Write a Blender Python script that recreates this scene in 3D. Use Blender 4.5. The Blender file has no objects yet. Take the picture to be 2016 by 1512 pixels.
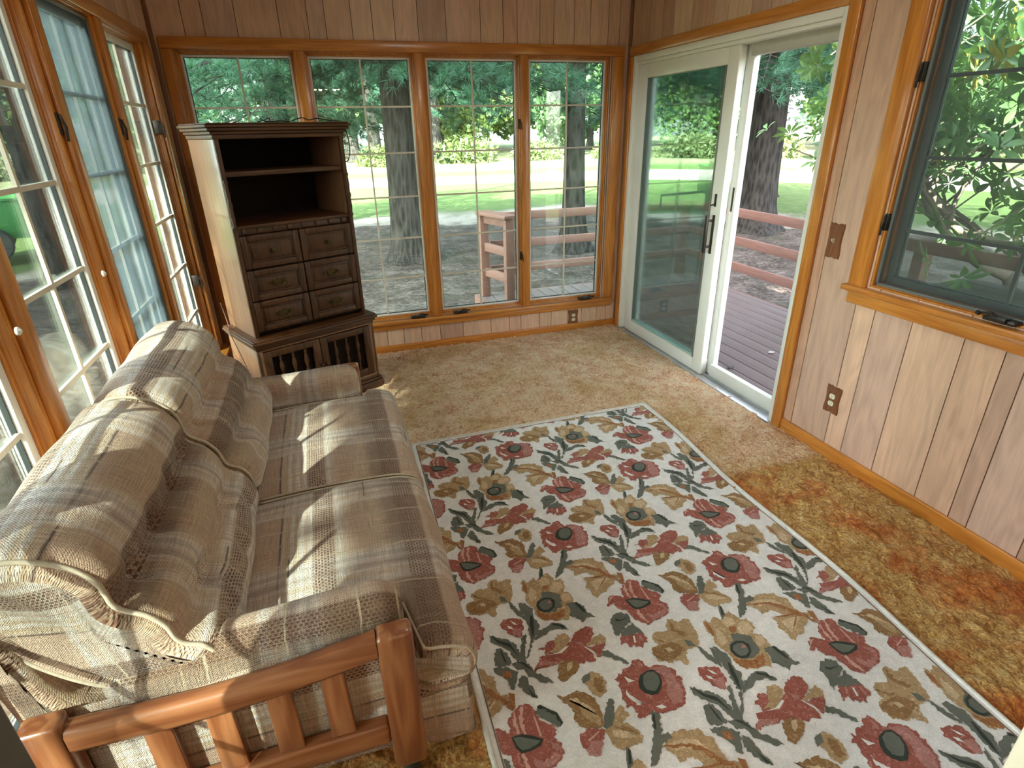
import bpy, bmesh, math, random
import numpy as np
from mathutils import Vector, Matrix

S = bpy.context.scene
COL = S.collection
rnd = random.Random(7)
PI = math.pi

# ------------------------------------------------------------------ camera
W_IMG = 2016.0
cam_d = bpy.data.cameras.new('camera')
cam = bpy.data.objects.new('camera', cam_d)
COL.objects.link(cam)
S.camera = cam
pitch, yaw, roll = 0.42148751, 0.303912974, -0.0208526219
fwd = Vector((math.sin(yaw) * math.cos(pitch), math.cos(yaw) * math.cos(pitch), -math.sin(pitch)))
rt = Vector((math.cos(yaw), -math.sin(yaw), 0))
up = rt.cross(fwd)
rt2 = rt * math.cos(roll) + up * math.sin(roll)
up2 = -rt * math.sin(roll) + up * math.cos(roll)
m3 = Matrix((rt2, up2, -fwd)).transposed()
cam.matrix_world = Matrix.Translation((0.813, -4.2806, 1.5856)) @ m3.to_4x4()
cam_d.sensor_width = 36.0
cam_d.lens = 1117.58 / W_IMG * 36.0
cam_d.clip_start = 0.02
cam_d.clip_end = 400

# ------------------------------------------------------------------ world, sun, exposure
world = bpy.data.worlds.new('world')
S.world = world
world.use_nodes = True
wn = world.node_tree.nodes
wl = world.node_tree.links
wn.clear()
wo = wn.new('ShaderNodeOutputWorld')
bg = wn.new('ShaderNodeBackground')
sky = wn.new('ShaderNodeTexSky')
sky.sky_type = 'NISHITA'
sky.sun_disc = False
sky.sun_elevation = math.radians(38)
sky.sun_rotation = math.radians(221)
sky.air_density = 1.0
sky.dust_density = 2.5
hs = wn.new('ShaderNodeHueSaturation')
hs.inputs['Saturation'].default_value = 0.5
bg.inputs['Strength'].default_value = 0.68
wl.new(sky.outputs[0], hs.inputs['Color'])
wl.new(hs.outputs[0], bg.inputs['Color'])
wl.new(bg.outputs[0], wo.inputs['Surface'])

SUN = Vector((-1.0, -1.15, 1.15)).normalized()      # towards the sun
sd = bpy.data.lights.new('sun', 'SUN')
sd.energy = 18.0
sd.angle = math.radians(0.5)
sd.color = (1.0, 0.95, 0.86)
so = bpy.data.objects.new('sun', sd)
COL.objects.link(so)
so.rotation_euler = SUN.to_track_quat('Z', 'Y').to_euler()
so.location = SUN * 30

S.view_settings.view_transform = 'Standard'
S.view_settings.look = 'None'
S.view_settings.gamma = 1
S.view_settings.use_curve_mapping = False
S.view_settings.exposure = 2.0
S.cycles.max_bounces = 12
S.cycles.diffuse_bounces = 6
S.cycles.transparent_max_bounces = 24
S.cycles.caustics_reflective = False
S.cycles.caustics_refractive = False
S.cycles.sample_clamp_indirect = 8

# ------------------------------------------------------------------ helpers
def world_of(o):
    m = Matrix.Identity(4)
    while o is not None:
        m = o.matrix_basis @ m
        o = o.parent
    return m


def tag(o, label=None, cat=None, group=None, kind=None):
    if label: o['label'] = label
    if cat: o['category'] = cat
    if group: o['group'] = group
    if kind: o['kind'] = kind
    return o


def empty(name, loc=(0, 0, 0), rz=0.0, parent=None, label=None, cat=None, group=None, kind=None):
    o = bpy.data.objects.new(name, None)
    COL.objects.link(o)
    o.empty_display_size = 0.1
    o.location = loc
    o.rotation_euler = (0, 0, rz)
    if parent: o.parent = parent
    return tag(o, label, cat, group, kind)


class MB:
    """collects shapes given in world coordinates and links them as one mesh"""
    def __init__(s, M=None):
        s.v = []; s.f = []; s.uv = []; s.fm = []; s.M = M; s.mi = 0

    def add(s, vs, fs, uvs=None):
        b = len(s.v)
        if s.M is not None:
            vs = [tuple(s.M @ Vector(p)) for p in vs]
        s.v += [tuple(p) for p in vs]
        for i, f in enumerate(fs):
            s.f.append(tuple(k + b for k in f))
            s.fm.append(s.mi)
            s.uv.append(uvs[i] if uvs else None)
        return s

    def box(s, x0, x1, y0, y1, z0, z1):
        vs = [(x, y, z) for x in (x0, x1) for y in (y0, y1) for z in (z0, z1)]
        return s.add(vs, [(0, 1, 3, 2), (4, 6, 7, 5), (0, 4, 5, 1), (2, 3, 7, 6), (0, 2, 6, 4), (1, 5, 7, 3)])

    def bar(s, a, b, w, t, up=(0, 0, 1)):
        a = Vector(a); b = Vector(b); d = (b - a).normalized()
        u = Vector(up); sx = d.cross(u)
        if sx.length < 1e-4: sx = d.cross(Vector((1, 0, 0)))
        sx.normalize(); sz = sx.cross(d).normalized()
        vs = []
        for p in (a, b):
            for i, j in ((-1, -1), (1, -1), (1, 1), (-1, 1)):
                vs.append(p + sx * (w / 2 * i) + sz * (t / 2 * j))
        return s.add(vs, [(3, 2, 1, 0), (4, 5, 6, 7), (0, 1, 5, 4), (1, 2, 6, 5), (2, 3, 7, 6), (3, 0, 4, 7)])

    def tube(s, pts, r, n=8, caps=True):
        pts = [Vector(p) for p in pts]
        rs = r if isinstance(r, (list, tuple)) else [r] * len(pts)
        vs = []; fs = []
        prev = None
        for i, p in enumerate(pts):
            d = (pts[min(i + 1, len(pts) - 1)] - pts[max(i - 1, 0)]).normalized()
            if prev is None:
                a = Vector((0, 0, 1)) if abs(d.z) < 0.9 else Vector((1, 0, 0))
                sx = d.cross(a).normalized()
            else:
                sx = (prev - d * prev.dot(d)).normalized()
            prev = sx
            sy = d.cross(sx)
            for k in range(n):
                t = 2 * PI * k / n
                vs.append(p + (sx * math.cos(t) + sy * math.sin(t)) * rs[i])
        for i in range(len(pts) - 1):
            for k in range(n):
                k2 = (k + 1) % n
                fs.append((i * n + k, i * n + k2, (i + 1) * n + k2, (i + 1) * n + k))
        if caps:
            fs.append(tuple(range(n - 1, -1, -1)))
            fs.append(tuple((len(pts) - 1) * n + k for k in range(n)))
        return s.add(vs, fs)

    def lathe(s, o, prof, n=16, axis='z'):
        o = Vector(o); vs = []; fs = []
        for r, h in prof:
            for k in range(n):
                t = 2 * PI * k / n
                c, q = r * math.cos(t), r * math.sin(t)
                vs.append(o + (Vector((c, q, h)) if axis == 'z' else Vector((h, c, q)) if axis == 'x' else Vector((c, h, q))))
        for i in range(len(prof) - 1):
            for k in range(n):
                k2 = (k + 1) % n
                fs.append((i * n + k, i * n + k2, (i + 1) * n + k2, (i + 1) * n + k))
        fs.append(tuple(range(n - 1, -1, -1)))
        fs.append(tuple((len(prof) - 1) * n + k for k in range(n)))
        return s.add(vs, fs)

    def sphere(s, c, rx, ry=None, rz=None, n=12, m=8):
        ry = ry or rx; rz = rz or rx; c = Vector(c)
        vs = []; fs = []
        for i in range(m + 1):
            p = PI * i / m
            for k in range(n):
                t = 2 * PI * k / n
                vs.append(c + Vector((rx * math.sin(p) * math.cos(t), ry * math.sin(p) * math.sin(t), rz * math.cos(p))))
        for i in range(m):
            for k in range(n):
                k2 = (k + 1) % n
                fs.append((i * n + k, (i + 1) * n + k, (i + 1) * n + k2, i * n + k2))
        return s.add(vs, fs)

    def prism(s, pts, vec):
        """closed polygon swept along vec"""
        n = len(pts); vec = Vector(vec)
        vs = [Vector(p) for p in pts] + [Vector(p) + vec for p in pts]
        fs = [tuple(range(n - 1, -1, -1)), tuple(range(n, 2 * n))]
        for i in range(n):
            j = (i + 1) % n
            fs.append((i, j, n + j, n + i))
        return s.add(vs, fs)

    def grid(s, P, uv=None, close=False):
        """P[i][j] points"""
        ni, nj = len(P), len(P[0])
        vs = [p for r in P for p in r]
        fs = []; us = []
        for i in range(ni - 1):
            for j in range(nj - (0 if close else 1)):
                j2 = (j + 1) % nj
                fs.append((i * nj + j, i * nj + j2, (i + 1) * nj + j2, (i + 1) * nj + j))
                if uv:
                    us.append((uv(i, j), uv(i, j + 1), uv(i + 1, j + 1), uv(i + 1, j)))
        return s.add(vs, fs, us if uv else None)

    def build(s, name, mats, parent=None, smooth=False, bev=0.0, seg=2, sub=0, fixn=True, angle=40):
        me = bpy.data.meshes.new(name)
        vs = s.v
        if parent is not None:
            inv = world_of(parent).inverted()
            vs = [tuple(inv @ Vector(p)) for p in vs]
        me.from_pydata([tuple(p) for p in vs], [], s.f)
        if not isinstance(mats, (list, tuple)): mats = [mats]
        for m in mats: me.materials.append(m)
        if len(mats) > 1:
            me.polygons.foreach_set('material_index', s.fm)
        if any(u is not None for u in s.uv):
            ul = me.uv_layers.new(name='UVMap')
            d = []
            for f, u in zip(s.f, s.uv):
                if u is None: d += [0.0] * (2 * len(f))
                else:
                    for q in u: d += [q[0], q[1]]
            ul.data.foreach_set('uv', d)
        me.update()
        if fixn:
            bm = bmesh.new(); bm.from_mesh(me)
            bmesh.ops.recalc_face_normals(bm, faces=bm.faces)
            bm.to_mesh(me); bm.free()
        o = bpy.data.objects.new(name, me)
        COL.objects.link(o)
        if parent is not None: o.parent = parent
        if bev > 0:
            b = o.modifiers.new('bevel', 'BEVEL')
            b.width = bev; b.segments = seg; b.limit_method = 'ANGLE'; b.angle_limit = math.radians(35)
            b.harden_normals = False
        if sub:
            q = o.modifiers.new('sub', 'SUBSURF'); q.levels = sub; q.render_levels = sub
        if smooth or bev > 0 or sub:
            me.polygons.foreach_set('use_smooth', [True] * len(me.polygons))
            if not sub and bev > 0:
                pass
            if smooth == 'auto':
                try: me.set_sharp_from_angle(angle=math.radians(angle))
                except Exception: pass
        return o


def np_mesh(name, V, F, mat, parent=None, smooth=False, fm=None):
    """fast mesh from numpy arrays; F is (n,3) or (n,4)"""
    me = bpy.data.meshes.new(name)
    V = np.asarray(V, dtype=np.float32); F = np.asarray(F, dtype=np.int32)
    k = F.shape[1]
    me.vertices.add(len(V)); me.vertices.foreach_set('co', V.ravel())
    me.loops.add(F.size); me.loops.foreach_set('vertex_index', F.ravel())
    me.polygons.add(len(F))
    me.polygons.foreach_set('loop_start', np.arange(0, F.size, k, dtype=np.int32))
    try: me.polygons.foreach_set('loop_total', np.full(len(F), k, dtype=np.int32))
    except Exception: pass
    mats = mat if isinstance(mat, (list, tuple)) else [mat]
    for m in mats: me.materials.append(m)
    if fm is not None: me.polygons.foreach_set('material_index', np.asarray(fm, dtype=np.int32))
    me.update(calc_edges=True)
    me.validate()
    if smooth: me.polygons.foreach_set('use_smooth', [True] * len(F))
    o = bpy.data.objects.new(name, me)
    COL.objects.link(o)
    if parent is not None: o.parent = parent
    return o


# ------------------------------------------------------------------ materials
class NT:
    def __init__(s, name):
        s.m = bpy.data.materials.new(name)
        s.m.use_nodes = True
        s.t = s.m.node_tree
        s.t.nodes.clear()
        s.out = s.t.nodes.new('ShaderNodeOutputMaterial')

    def n(s, typ, **kw):
        x = s.t.nodes.new('ShaderNode' + typ)
        for k, v in kw.items():
            if k in x.inputs.keys() if hasattr(x.inputs, 'keys') else False:
                s.set(x.inputs[k], v)
            else:
                setattr(x, k, v)
        return x

    def set(s, inp, v):
        if isinstance(v, bpy.types.NodeSocket): s.t.links.new(v, inp)
        elif isinstance(v, bpy.types.Node): s.t.links.new(v.outputs[0], inp)
        else:
            if isinstance(v, (tuple, list)) and len(v) == 3 and inp.type == 'RGBA': v = (*v, 1)
            inp.default_value = v

    def coord(s, kind='Object', scale=(1, 1, 1), rot=(0, 0, 0), loc=(0, 0, 0)):
        c = s.t.nodes.new('ShaderNodeTexCoord')
        mp = s.t.nodes.new('ShaderNodeMapping')
        mp.inputs['Scale'].default_value = scale
        mp.inputs['Rotation'].default_value = rot
        mp.inputs['Location'].default_value = loc
        s.t.links.new(c.outputs[kind], mp.inputs['Vector'])
        return mp.outputs[0]

    def noise(s, vec, scale=5, detail=3, rough=0.5, dist=0.0):
        x = s.n('TexNoise')
        s.set(x.inputs['Vector'], vec); s.set(x.inputs['Scale'], scale)
        x.inputs['Detail'].default_value = detail; x.inputs['Roughness'].default_value = rough
        x.inputs['Distortion'].default_value = dist
        return x.outputs['Fac']

    def voro(s, vec, scale=5, feat='F1', rand=1.0, out='Distance'):
        x = s.n('TexVoronoi'); x.feature = feat
        s.set(x.inputs['Vector'], vec); s.set(x.inputs['Scale'], scale)
        x.inputs['Randomness'].default_value = rand
        return x.outputs[out]

    def math(s, op, a, b=0.0, c=0.0, clamp=False):
        x = s.n('Math'); x.operation = op; x.use_clamp = clamp
        s.set(x.inputs[0], a); s.set(x.inputs[1], b)
        if len(x.inputs) > 2: s.set(x.inputs[2], c)
        return x.outputs[0]

    def ramp(s, fac, stops, interp='LINEAR'):
        x = s.n('ValToRGB'); cr = x.color_ramp; cr.interpolation = interp
        while len(cr.elements) < len(stops): cr.elements.new(0.5)
        for e, (p, c) in zip(cr.elements, stops):
            e.position = p
            e.color = (*c, 1) if isinstance(c, (tuple, list)) else (c, c, c, 1)
        s.set(x.inputs[0], fac)
        return x.outputs[0]

    def mix(s, fac, a, b, mode='MIX'):
        x = s.n('MixRGB'); x.blend_type = mode
        s.set(x.inputs[0], fac); s.set(x.inputs[1], a); s.set(x.inputs[2], b)
        return x.outputs[0]

    def bump(s, h, strength=0.3, dist=0.01):
        x = s.n('Bump'); x.inputs['Strength'].default_value = strength
        x.inputs['Distance'].default_value = dist
        s.set(x.inputs['Height'], h)
        return x.outputs[0]

    def principled(s, color, rough=0.5, metal=0.0, spec=0.5, normal=None, coat=0.0, sheen=0.0, sub=0.0):
        p = s.n('BsdfPrincipled')
        s.set(p.inputs['Base Color'], color)
        s.set(p.inputs['Roughness'], rough)
        p.inputs['Metallic'].default_value = metal
        p.inputs['Specular IOR Level'].default_value = spec
        p.inputs['Coat Weight'].default_value = coat
        p.inputs['Coat Roughness'].default_value = 0.15
        if sheen: p.inputs['Sheen Weight'].default_value = sheen
        if normal is not None: s.set(p.inputs['Normal'], normal)
        s.t.links.new(p.outputs[0], s.out.inputs['Surface'])
        return p


def simple(name, col, rough=0.5, metal=0.0, spec=0.5, coat=0.0, var=0.08, scale=20):
    t = NT(name)
    v = t.noise(t.coord(), scale, 2)
    c = t.mix(t.math('MULTIPLY', v, 1.0), tuple(x * (1 - var) for x in col), tuple(min(1, x * (1 + var)) for x in col))
    t.principled(c, rough, metal, spec, coat=coat)
    return t.m


def wood(name, c1, c2, axis='z', rough=0.38, coat=0.25, gscale=1.0, ringw=0.5, spec=0.5, kind='Object'):
    """grain running along one axis"""
    t = NT(name)
    sc = {'x': (1.5, 28, 28), 'y': (28, 1.5, 28), 'z': (28, 28, 1.5)}[axis]
    sc = tuple(q * gscale for q in sc)
    v = t.coord(kind, scale=sc)
    fine = t.noise(v, 3.0, 5, 0.65, 0.4)
    sc2 = {'x': (0.8, 9, 9), 'y': (9, 0.8, 9), 'z': (9, 9, 0.8)}[axis]
    v2 = t.coord(kind, scale=tuple(q * gscale for q in sc2))
    n2 = t.noise(v2, 1.2, 2, 0.5)
    ring = t.math('SINE', t.math('MULTIPLY', n2, 42.0))
    ring = t.math('MULTIPLY_ADD', ring, 0.5, 0.5)
    fac = t.math('ADD', t.math('MULTIPLY', fine, 1.0 - ringw * 0.5), t.math('MULTIPLY', ring, ringw * 0.35))
    c = t.ramp(fac, [(0.3, c1), (0.75, c2)])
    nb = t.bump(fine, 0.06, 0.003)
    t.principled(c, rough, 0, spec, nb, coat=coat)
    return t.m

# ------------------------------------------------------------------ shared materials
def m_panel():
    """wood panelling: each plank gets its own tone from the face attribute 'plank'"""
    t = NT('wood_panelling')
    a = t.n('Attribute'); a.attribute_name = 'plank'
    pf = a.outputs['Fac']

    c = t.n('TexCoord')
    sep = t.n('SeparateXYZ'); t.set(sep.inputs[0], c.outputs['Object'])
    h = t.math('ADD', sep.outputs[0], sep.outputs[1])
    hh = t.math('MULTIPLY_ADD', pf, 37.0, h)
    cx = t.n('CombineXYZ')
    t.set(cx.inputs[0], t.math('MULTIPLY', hh, 26.0)); t.set(cx.inputs[1], t.math('MULTIPLY', pf, 91.0))
    t.set(cx.inputs[2], t.math('MULTIPLY', sep.outputs[2], 2.2))
    fine = t.noise(cx, 2.6, 5, 0.62, 0.5)
    cy = t.n('CombineXYZ')
    t.set(cy.inputs[0], t.math('MULTIPLY', hh, 4.2)); t.set(cy.inputs[1], t.math('MULTIPLY', pf, 31.0))
    t.set(cy.inputs[2], t.math('MULTIPLY', sep.outputs[2], 0.85))
    n2 = t.noise(cy, 1.5, 2, 0.5, 0.3)
    ring = t.math('MULTIPLY_ADD', t.math('SINE', t.math('MULTIPLY', n2, 46.0)), 0.5, 0.5)
    base = t.ramp(pf, [(0.0, (0.55, 0.315, 0.205)), (0.22, (0.69, 0.44, 0.30)), (0.42, (0.58, 0.38, 0.285)), (0.6, (0.48, 0.285, 0.19)),
                       (0.8, (0.72, 0.49, 0.33)), (1.0, (0.60, 0.37, 0.235))])
    k = t.math('ADD', t.math('MULTIPLY', fine, 0.8), t.math('MULTIPLY', ring, 0.17))
    dk = t.ramp(k, [(0.25, 0.80), (0.68, 1.10)])
    col = t.mix(1.0, base, dk, 'MULTIPLY')
    kn = t.voro(cy, 0.9, out='Distance')
    knm = t.ramp(kn, [(0.0, 1.0), (0.07, 0.0)])
    col = t.mix(t.math('MULTIPLY', knm, 0.55), col, (0.2, 0.11, 0.06))
    # groove faces carry plank < 0
    g = t.math('LESS_THAN', pf, -0.5)
    col = t.mix(g, col, (0.10, 0.052, 0.03))
    t.principled(col, 0.42, 0, 0.45, t.bump(fine, 0.05, 0.002))
    return t.m


M_PANEL = m_panel()
M_TRIM_X = wood('orange_trim_x', (0.42, 0.135, 0.018), (0.70, 0.285, 0.050), 'x', 0.32, 0.35)
M_TRIM_Y = wood('orange_trim_y', (0.42, 0.135, 0.018), (0.70, 0.285, 0.050), 'y', 0.32, 0.35)
M_TRIM_Z = wood('orange_trim_z', (0.42, 0.135, 0.018), (0.70, 0.285, 0.050), 'z', 0.32, 0.35)
M_SASH = simple('white_sash', (0.76, 0.74, 0.69), 0.4)
M_MUNTIN = simple('pale_muntin', (0.66, 0.60, 0.50), 0.4)
M_DOORW = simple('white_door_paint', (0.78, 0.77, 0.72), 0.4, var=0.03)
M_ALU = simple('aluminium', (0.5, 0.5, 0.5), 0.35, 0.8)
M_BRONZE = simple('dark_bronze', (0.045, 0.035, 0.03), 0.4, 0.6)
M_GASKET = simple('black_gasket', (0.03, 0.035, 0.035), 0.5)
M_PLASTER = simple('cream_paint', (0.72, 0.68, 0.58), 0.6, var=0.03)
M_GREYPAINT = simple('dark_grey_paint', (0.085, 0.085, 0.075), 0.5)


def m_glass(name, tint, gl=0.08, dirt=0.0):
    t = NT(name)
    tr = t.n('BsdfTransparent'); t.set(tr.inputs[0], tint)
    g = t.n('BsdfGlossy'); g.inputs['Roughness'].default_value = 0.0
    fr = t.n('Fresnel'); fr.inputs['IOR'].default_value = 1.5
    mx = t.n('MixShader')
    t.set(mx.inputs[0], t.math('MULTIPLY_ADD', fr.outputs[0], 0.85, gl - 0.04, clamp=True))
    t.t.links.new(tr.outputs[0], mx.inputs[1]); t.t.links.new(g.outputs[0], mx.inputs[2])
    last = mx.outputs[0]
    if dirt:
        d = t.n('BsdfDiffuse'); t.set(d.inputs[0], (0.6, 0.62, 0.6))
        m2 = t.n('MixShader')
        nz = t.noise(t.coord(scale=(3, 3, 3)), 4, 4, 0.7)
        t.set(m2.inputs[0], t.math('MULTIPLY', nz, dirt))
        t.t.links.new(last, m2.inputs[1]); t.t.links.new(d.outputs[0], m2.inputs[2])
        last = m2.outputs[0]
    t.t.links.new(last, t.out.inputs['Surface'])
    return t.m


M_GLASS = m_glass('window_glass', (0.88, 0.97, 0.93), 0.045, 0.015)
M_GLASSG = m_glass('door_glass', (0.80, 0.96, 0.91), 0.055, 0.03)


def m_screen(name, col, opac):
    t = NT(name)
    tr = t.n('BsdfTransparent')
    d = t.n('BsdfDiffuse'); t.set(d.inputs[0], col)
    tl = t.n('BsdfTranslucent'); t.set(tl.inputs[0], col)
    ad = t.n('MixShader'); ad.inputs[0].default_value = 0.5
    t.t.links.new(d.outputs[0], ad.inputs[1]); t.t.links.new(tl.outputs[0], ad.inputs[2])
    mx = t.n('MixShader'); mx.inputs[0].default_value = opac
    t.t.links.new(tr.outputs[0], mx.inputs[1]); t.t.links.new(ad.outputs[0], mx.inputs[2])
    t.t.links.new(mx.outputs[0], t.out.inputs['Surface'])
    return t.m


M_SCREEN = m_screen('insect_screen', (0.20, 0.25, 0.28), 0.52)
M_SCREEN2 = m_screen('insect_screen_right', (0.12, 0.14, 0.14), 0.30)
M_SCRFRAME = simple('grey_screen_frame', (0.13, 0.135, 0.13), 0.4)

# ------------------------------------------------------------------ room shell
RW = 3.117          # right wall x
ZT = 2.62           # ceiling
YF = -3.95          # plane of the doorway the photograph is taken through
T = 0.13            # wall thickness


def in_open(h0, h1, z0, z1, opens):
    hm, zm = (h0 + h1) / 2, (z0 + z1) / 2
    return any(a < hm < b and c < zm < d for a, b, c, d in opens)


def panel_wall(name, axis, const, out, h0, h1, grooves, opens, z0=0.0, z1=ZT, seed=1):
    """axis: 'x' wall lies in the plane x=const, 'y' in y=const; out = +1/-1 outward direction"""
    r = random.Random(seed)
    mb = MB(); attr = []
    GW, GD = 0.0045, 0.004

    def bx(a0, a1, d0, d1, b0, b1, val):
        lo, hi = sorted((const + out * d0, const + out * d1))
        n0 = len(mb.f)
        if axis == 'x': mb.box(lo, hi, a0, a1, b0, b1)
        else: mb.box(a0, a1, lo, hi, b0, b1)
        attr.extend([val] * (len(mb.f) - n0))
    zs = sorted({z0, z1} | {o[2] for o in opens} | {o[3] for o in opens})
    zs = [z for z in zs if z0 <= z <= z1]
    # backing
    hs = sorted({h0, h1} | {o[0] for o in opens} | {o[1] for o in opens})
    hs = [h for h in hs if h0 <= h <= h1]
    for i in range(len(hs) - 1):
        for j in range(len(zs) - 1):
            if not in_open(hs[i], hs[i + 1], zs[j], zs[j + 1], opens):
                bx(hs[i], hs[i + 1], GD, T, zs[j], zs[j + 1], -1.0)
    gs = [h0] + [g for g in sorted(grooves) if h0 < g < h1] + [h1]
    for i in range(len(gs) - 1):
        a, b = gs[i] + GW / 2, gs[i + 1] - GW / 2
        val = r.random()
        cuts = [a] + [h for h in hs if a < h < b] + [b]
        for k in range(len(cuts) - 1):
            run = None
            for j in range(len(zs) - 1):
                o = in_open(cuts[k], cuts[k + 1], zs[j], zs[j + 1], opens)
                if not o:
                    run = (run[0], zs[j + 1]) if run else (zs[j], zs[j + 1])
                if (o or j == len(zs) - 2) and run:
                    bx(cuts[k], cuts[k + 1], 0.0, GD, run[0], run[1], val)
                    run = None
    o = mb.build(name, M_PANEL, fixn=True)
    at = o.data.attributes.new('plank', 'FLOAT', 'FACE')
    at.data.foreach_set('value', attr)
    o['kind'] = 'structure'
    return o


BACK_OPENS = [(0.10, 2.96, 0.235, 2.075)]
gb = [0.19, 0.299, 0.478, 0.72, 0.888, 0.991, 1.150, 1.278, 1.417, 1.568, 1.753, 1.987, 2.146, 2.246, 2.41, 2.513, 2.667, 2.79, 2.93, 3.02]
panel_wall('wall_back', 'y', 0.0, 1, -T, RW + T, gb, BACK_OPENS, seed=4)
LEFT_OPEN = (-4.66, -0.27, 0.235, 2.075)
gl = [-0.10, -0.19, -0.36, -0.45, -0.61, -0.79, -0.9, -1.1, -1.25, -1.4, -1.62, -1.75, -1.9, -2.1, -2.3, -2.45, -2.7, -2.8, -3.0, -3.2, -3.4, -3.6, -3.8]
panel_wall('wall_left', 'x', 0.0, -1, -7.3, 0.0, gl, [LEFT_OPEN], seed=9)
DOOR_OPEN = (-1.968, -0.078, -0.02, 2.05)
RWIN = (-3.42, -2.37, 0.905, 2.12)
gr = [-0.05, -0.25, -0.42, -0.55, -0.75, -0.97, -1.1, -1.3, -1.45, -1.6, -1.8, -2.03, -2.092, -2.325, -2.43, -2.612, -2.833, -2.985, -3.06, -3.25, -3.42, -3.5, -3.7, -3.85]
panel_wall('wall_right', 'x', RW, 1, -7.3, 0.0, gr, [DOOR_OPEN, RWIN], seed=23)


def struct(name, mb, m, parent=None, **kw):
    o = mb.build(name, m, parent, **kw)
    if parent is None: o['kind'] = 'structure'
    return o


struct('ceiling', MB().box(-T, RW + T, -7.3, T, ZT, ZT + 0.1), M_PLASTER)

# doorway wall the photograph is taken through: cream right jamb, dark grey left jamb
wf = MB()
wf.box(-0.0, 0.44, YF - 0.12, YF, 0, ZT); wf.box(1.90, RW, YF - 0.12, YF, 0, ZT); wf.box(0.44, 1.90, YF - 0.12, YF, 2.1, ZT)
struct('wall_front', wf, M_PLASTER)
struct('trim_1', MB().box(0.44, 0.575, YF - 0.125, YF + 0.005, 0, 2.1), M_GREYPAINT, bev=0.003)
struct('trim_2', MB().box(1.779, 1.90, YF - 0.125, YF + 0.005, 0, 2.1), simple('cream_gloss', (0.74, 0.70, 0.50), 0.35), bev=0.003)
# room behind the camera
struct('wall_rear', MB().box(-T, RW + T, -7.4, -7.3, 0, ZT), M_PLASTER)


# ------------------------------------------------------------------ carpet floor
def vnoise(nx, ny, cell, seed):
    """smooth value noise on a grid of nx*ny samples, one cell = cell samples"""
    r = np.random.RandomState(seed)
    gx, gy = int(nx / cell) + 3, int(ny / cell) + 3
    g = r.rand(gx, gy)
    x = np.arange(nx) / cell; y = np.arange(ny) / cell
    xi = x.astype(int); yi = y.astype(int)
    fx = (x - xi); fy = (y - yi)
    fx = fx * fx * (3 - 2 * fx); fy = fy * fy * (3 - 2 * fy)
    fx = fx[:, None]; fy = fy[None, :]
    a = g[np.ix_(xi, yi)]; b = g[np.ix_(xi + 1, yi)]; c = g[np.ix_(xi, yi + 1)]; d = g[np.ix_(xi + 1, yi + 1)]
    return (a * (1 - fx) + b * fx) * (1 - fy) + (c * (1 - fx) + d * fx) * fy


def m_carpet():
    t = NT('shag_carpet')
    v = t.coord()
    big = t.noise(v, 2.1, 3, 0.6)
    med = t.noise(v, 9.0, 4, 0.7)
    fine = t.noise(v, 95.0, 3, 0.7, 1.2)
    clump = t.noise(v, 30.0, 4, 0.65, 1.8)
    tuft = t.voro(v, 75.0)
    sep = t.n('SeparateXYZ'); t.set(sep.inputs[0], v)
    # strip near the doorway used to lie under something: it kept its strong gold and rust
    wob = t.math('MULTIPLY_ADD', t.noise(v, 6, 2), 0.06, 0.0)
    yy = t.math('ADD', sep.outputs[1], wob)
    strong = t.ramp(t.math('MULTIPLY_ADD', yy, -20.0, -45.6, clamp=True), [(0, 0.0), (1, 1.0)])
    k = t.math('ADD', t.math('ADD', t.math('MULTIPLY', fine, 0.3), t.math('MULTIPLY', clump, 0.42)), t.math('MULTIPLY', med, 0.28))
    faded = t.ramp(k, [(0.39, (0.52, 0.20, 0.08)), (0.46, (0.82, 0.46, 0.24)), (0.53, (0.97, 0.70, 0.43)), (0.62, (0.99, 0.84, 0.60))])
    gold = t.mix(t.ramp(big, [(0.5, 0.0), (0.66, 0.75)]), faded, t.ramp(k, [(0.38, (0.46, 0.20, 0.05)), (0.52, (0.76, 0.48, 0.18)), (0.62, (0.88, 0.66, 0.34))]))
    rich = t.ramp(k, [(0.36, (0.24, 0.075, 0.012)), (0.45, (0.52, 0.24, 0.05)), (0.52, (0.76, 0.46, 0.14)), (0.62, (0.90, 0.68, 0.34))])
    n2 = t.noise(t.coord(loc=(4.2, 1.3, 0)), 2.6, 3, 0.6)
    rich = t.mix(t.ramp(n2, [(0.47, 0.0), (0.58, 0.95)]), rich, t.ramp(k, [(0.38, (0.38, 0.06, 0.006)), (0.52, (0.72, 0.22, 0.03)), (0.62, (0.85, 0.42, 0.10))]))
    col = t.mix(strong, gold, rich)
    h = t.math('ADD', t.math('MULTIPLY', tuft, -0.9), t.math('ADD', t.math('MULTIPLY', fine, 0.9), t.math('MULTIPLY', clump, 1.6)))
    t.principled(col, 0.95, 0, 0.1, t.bump(h, 0.9, 0.016), sheen=0.15)
    return t.m


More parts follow.
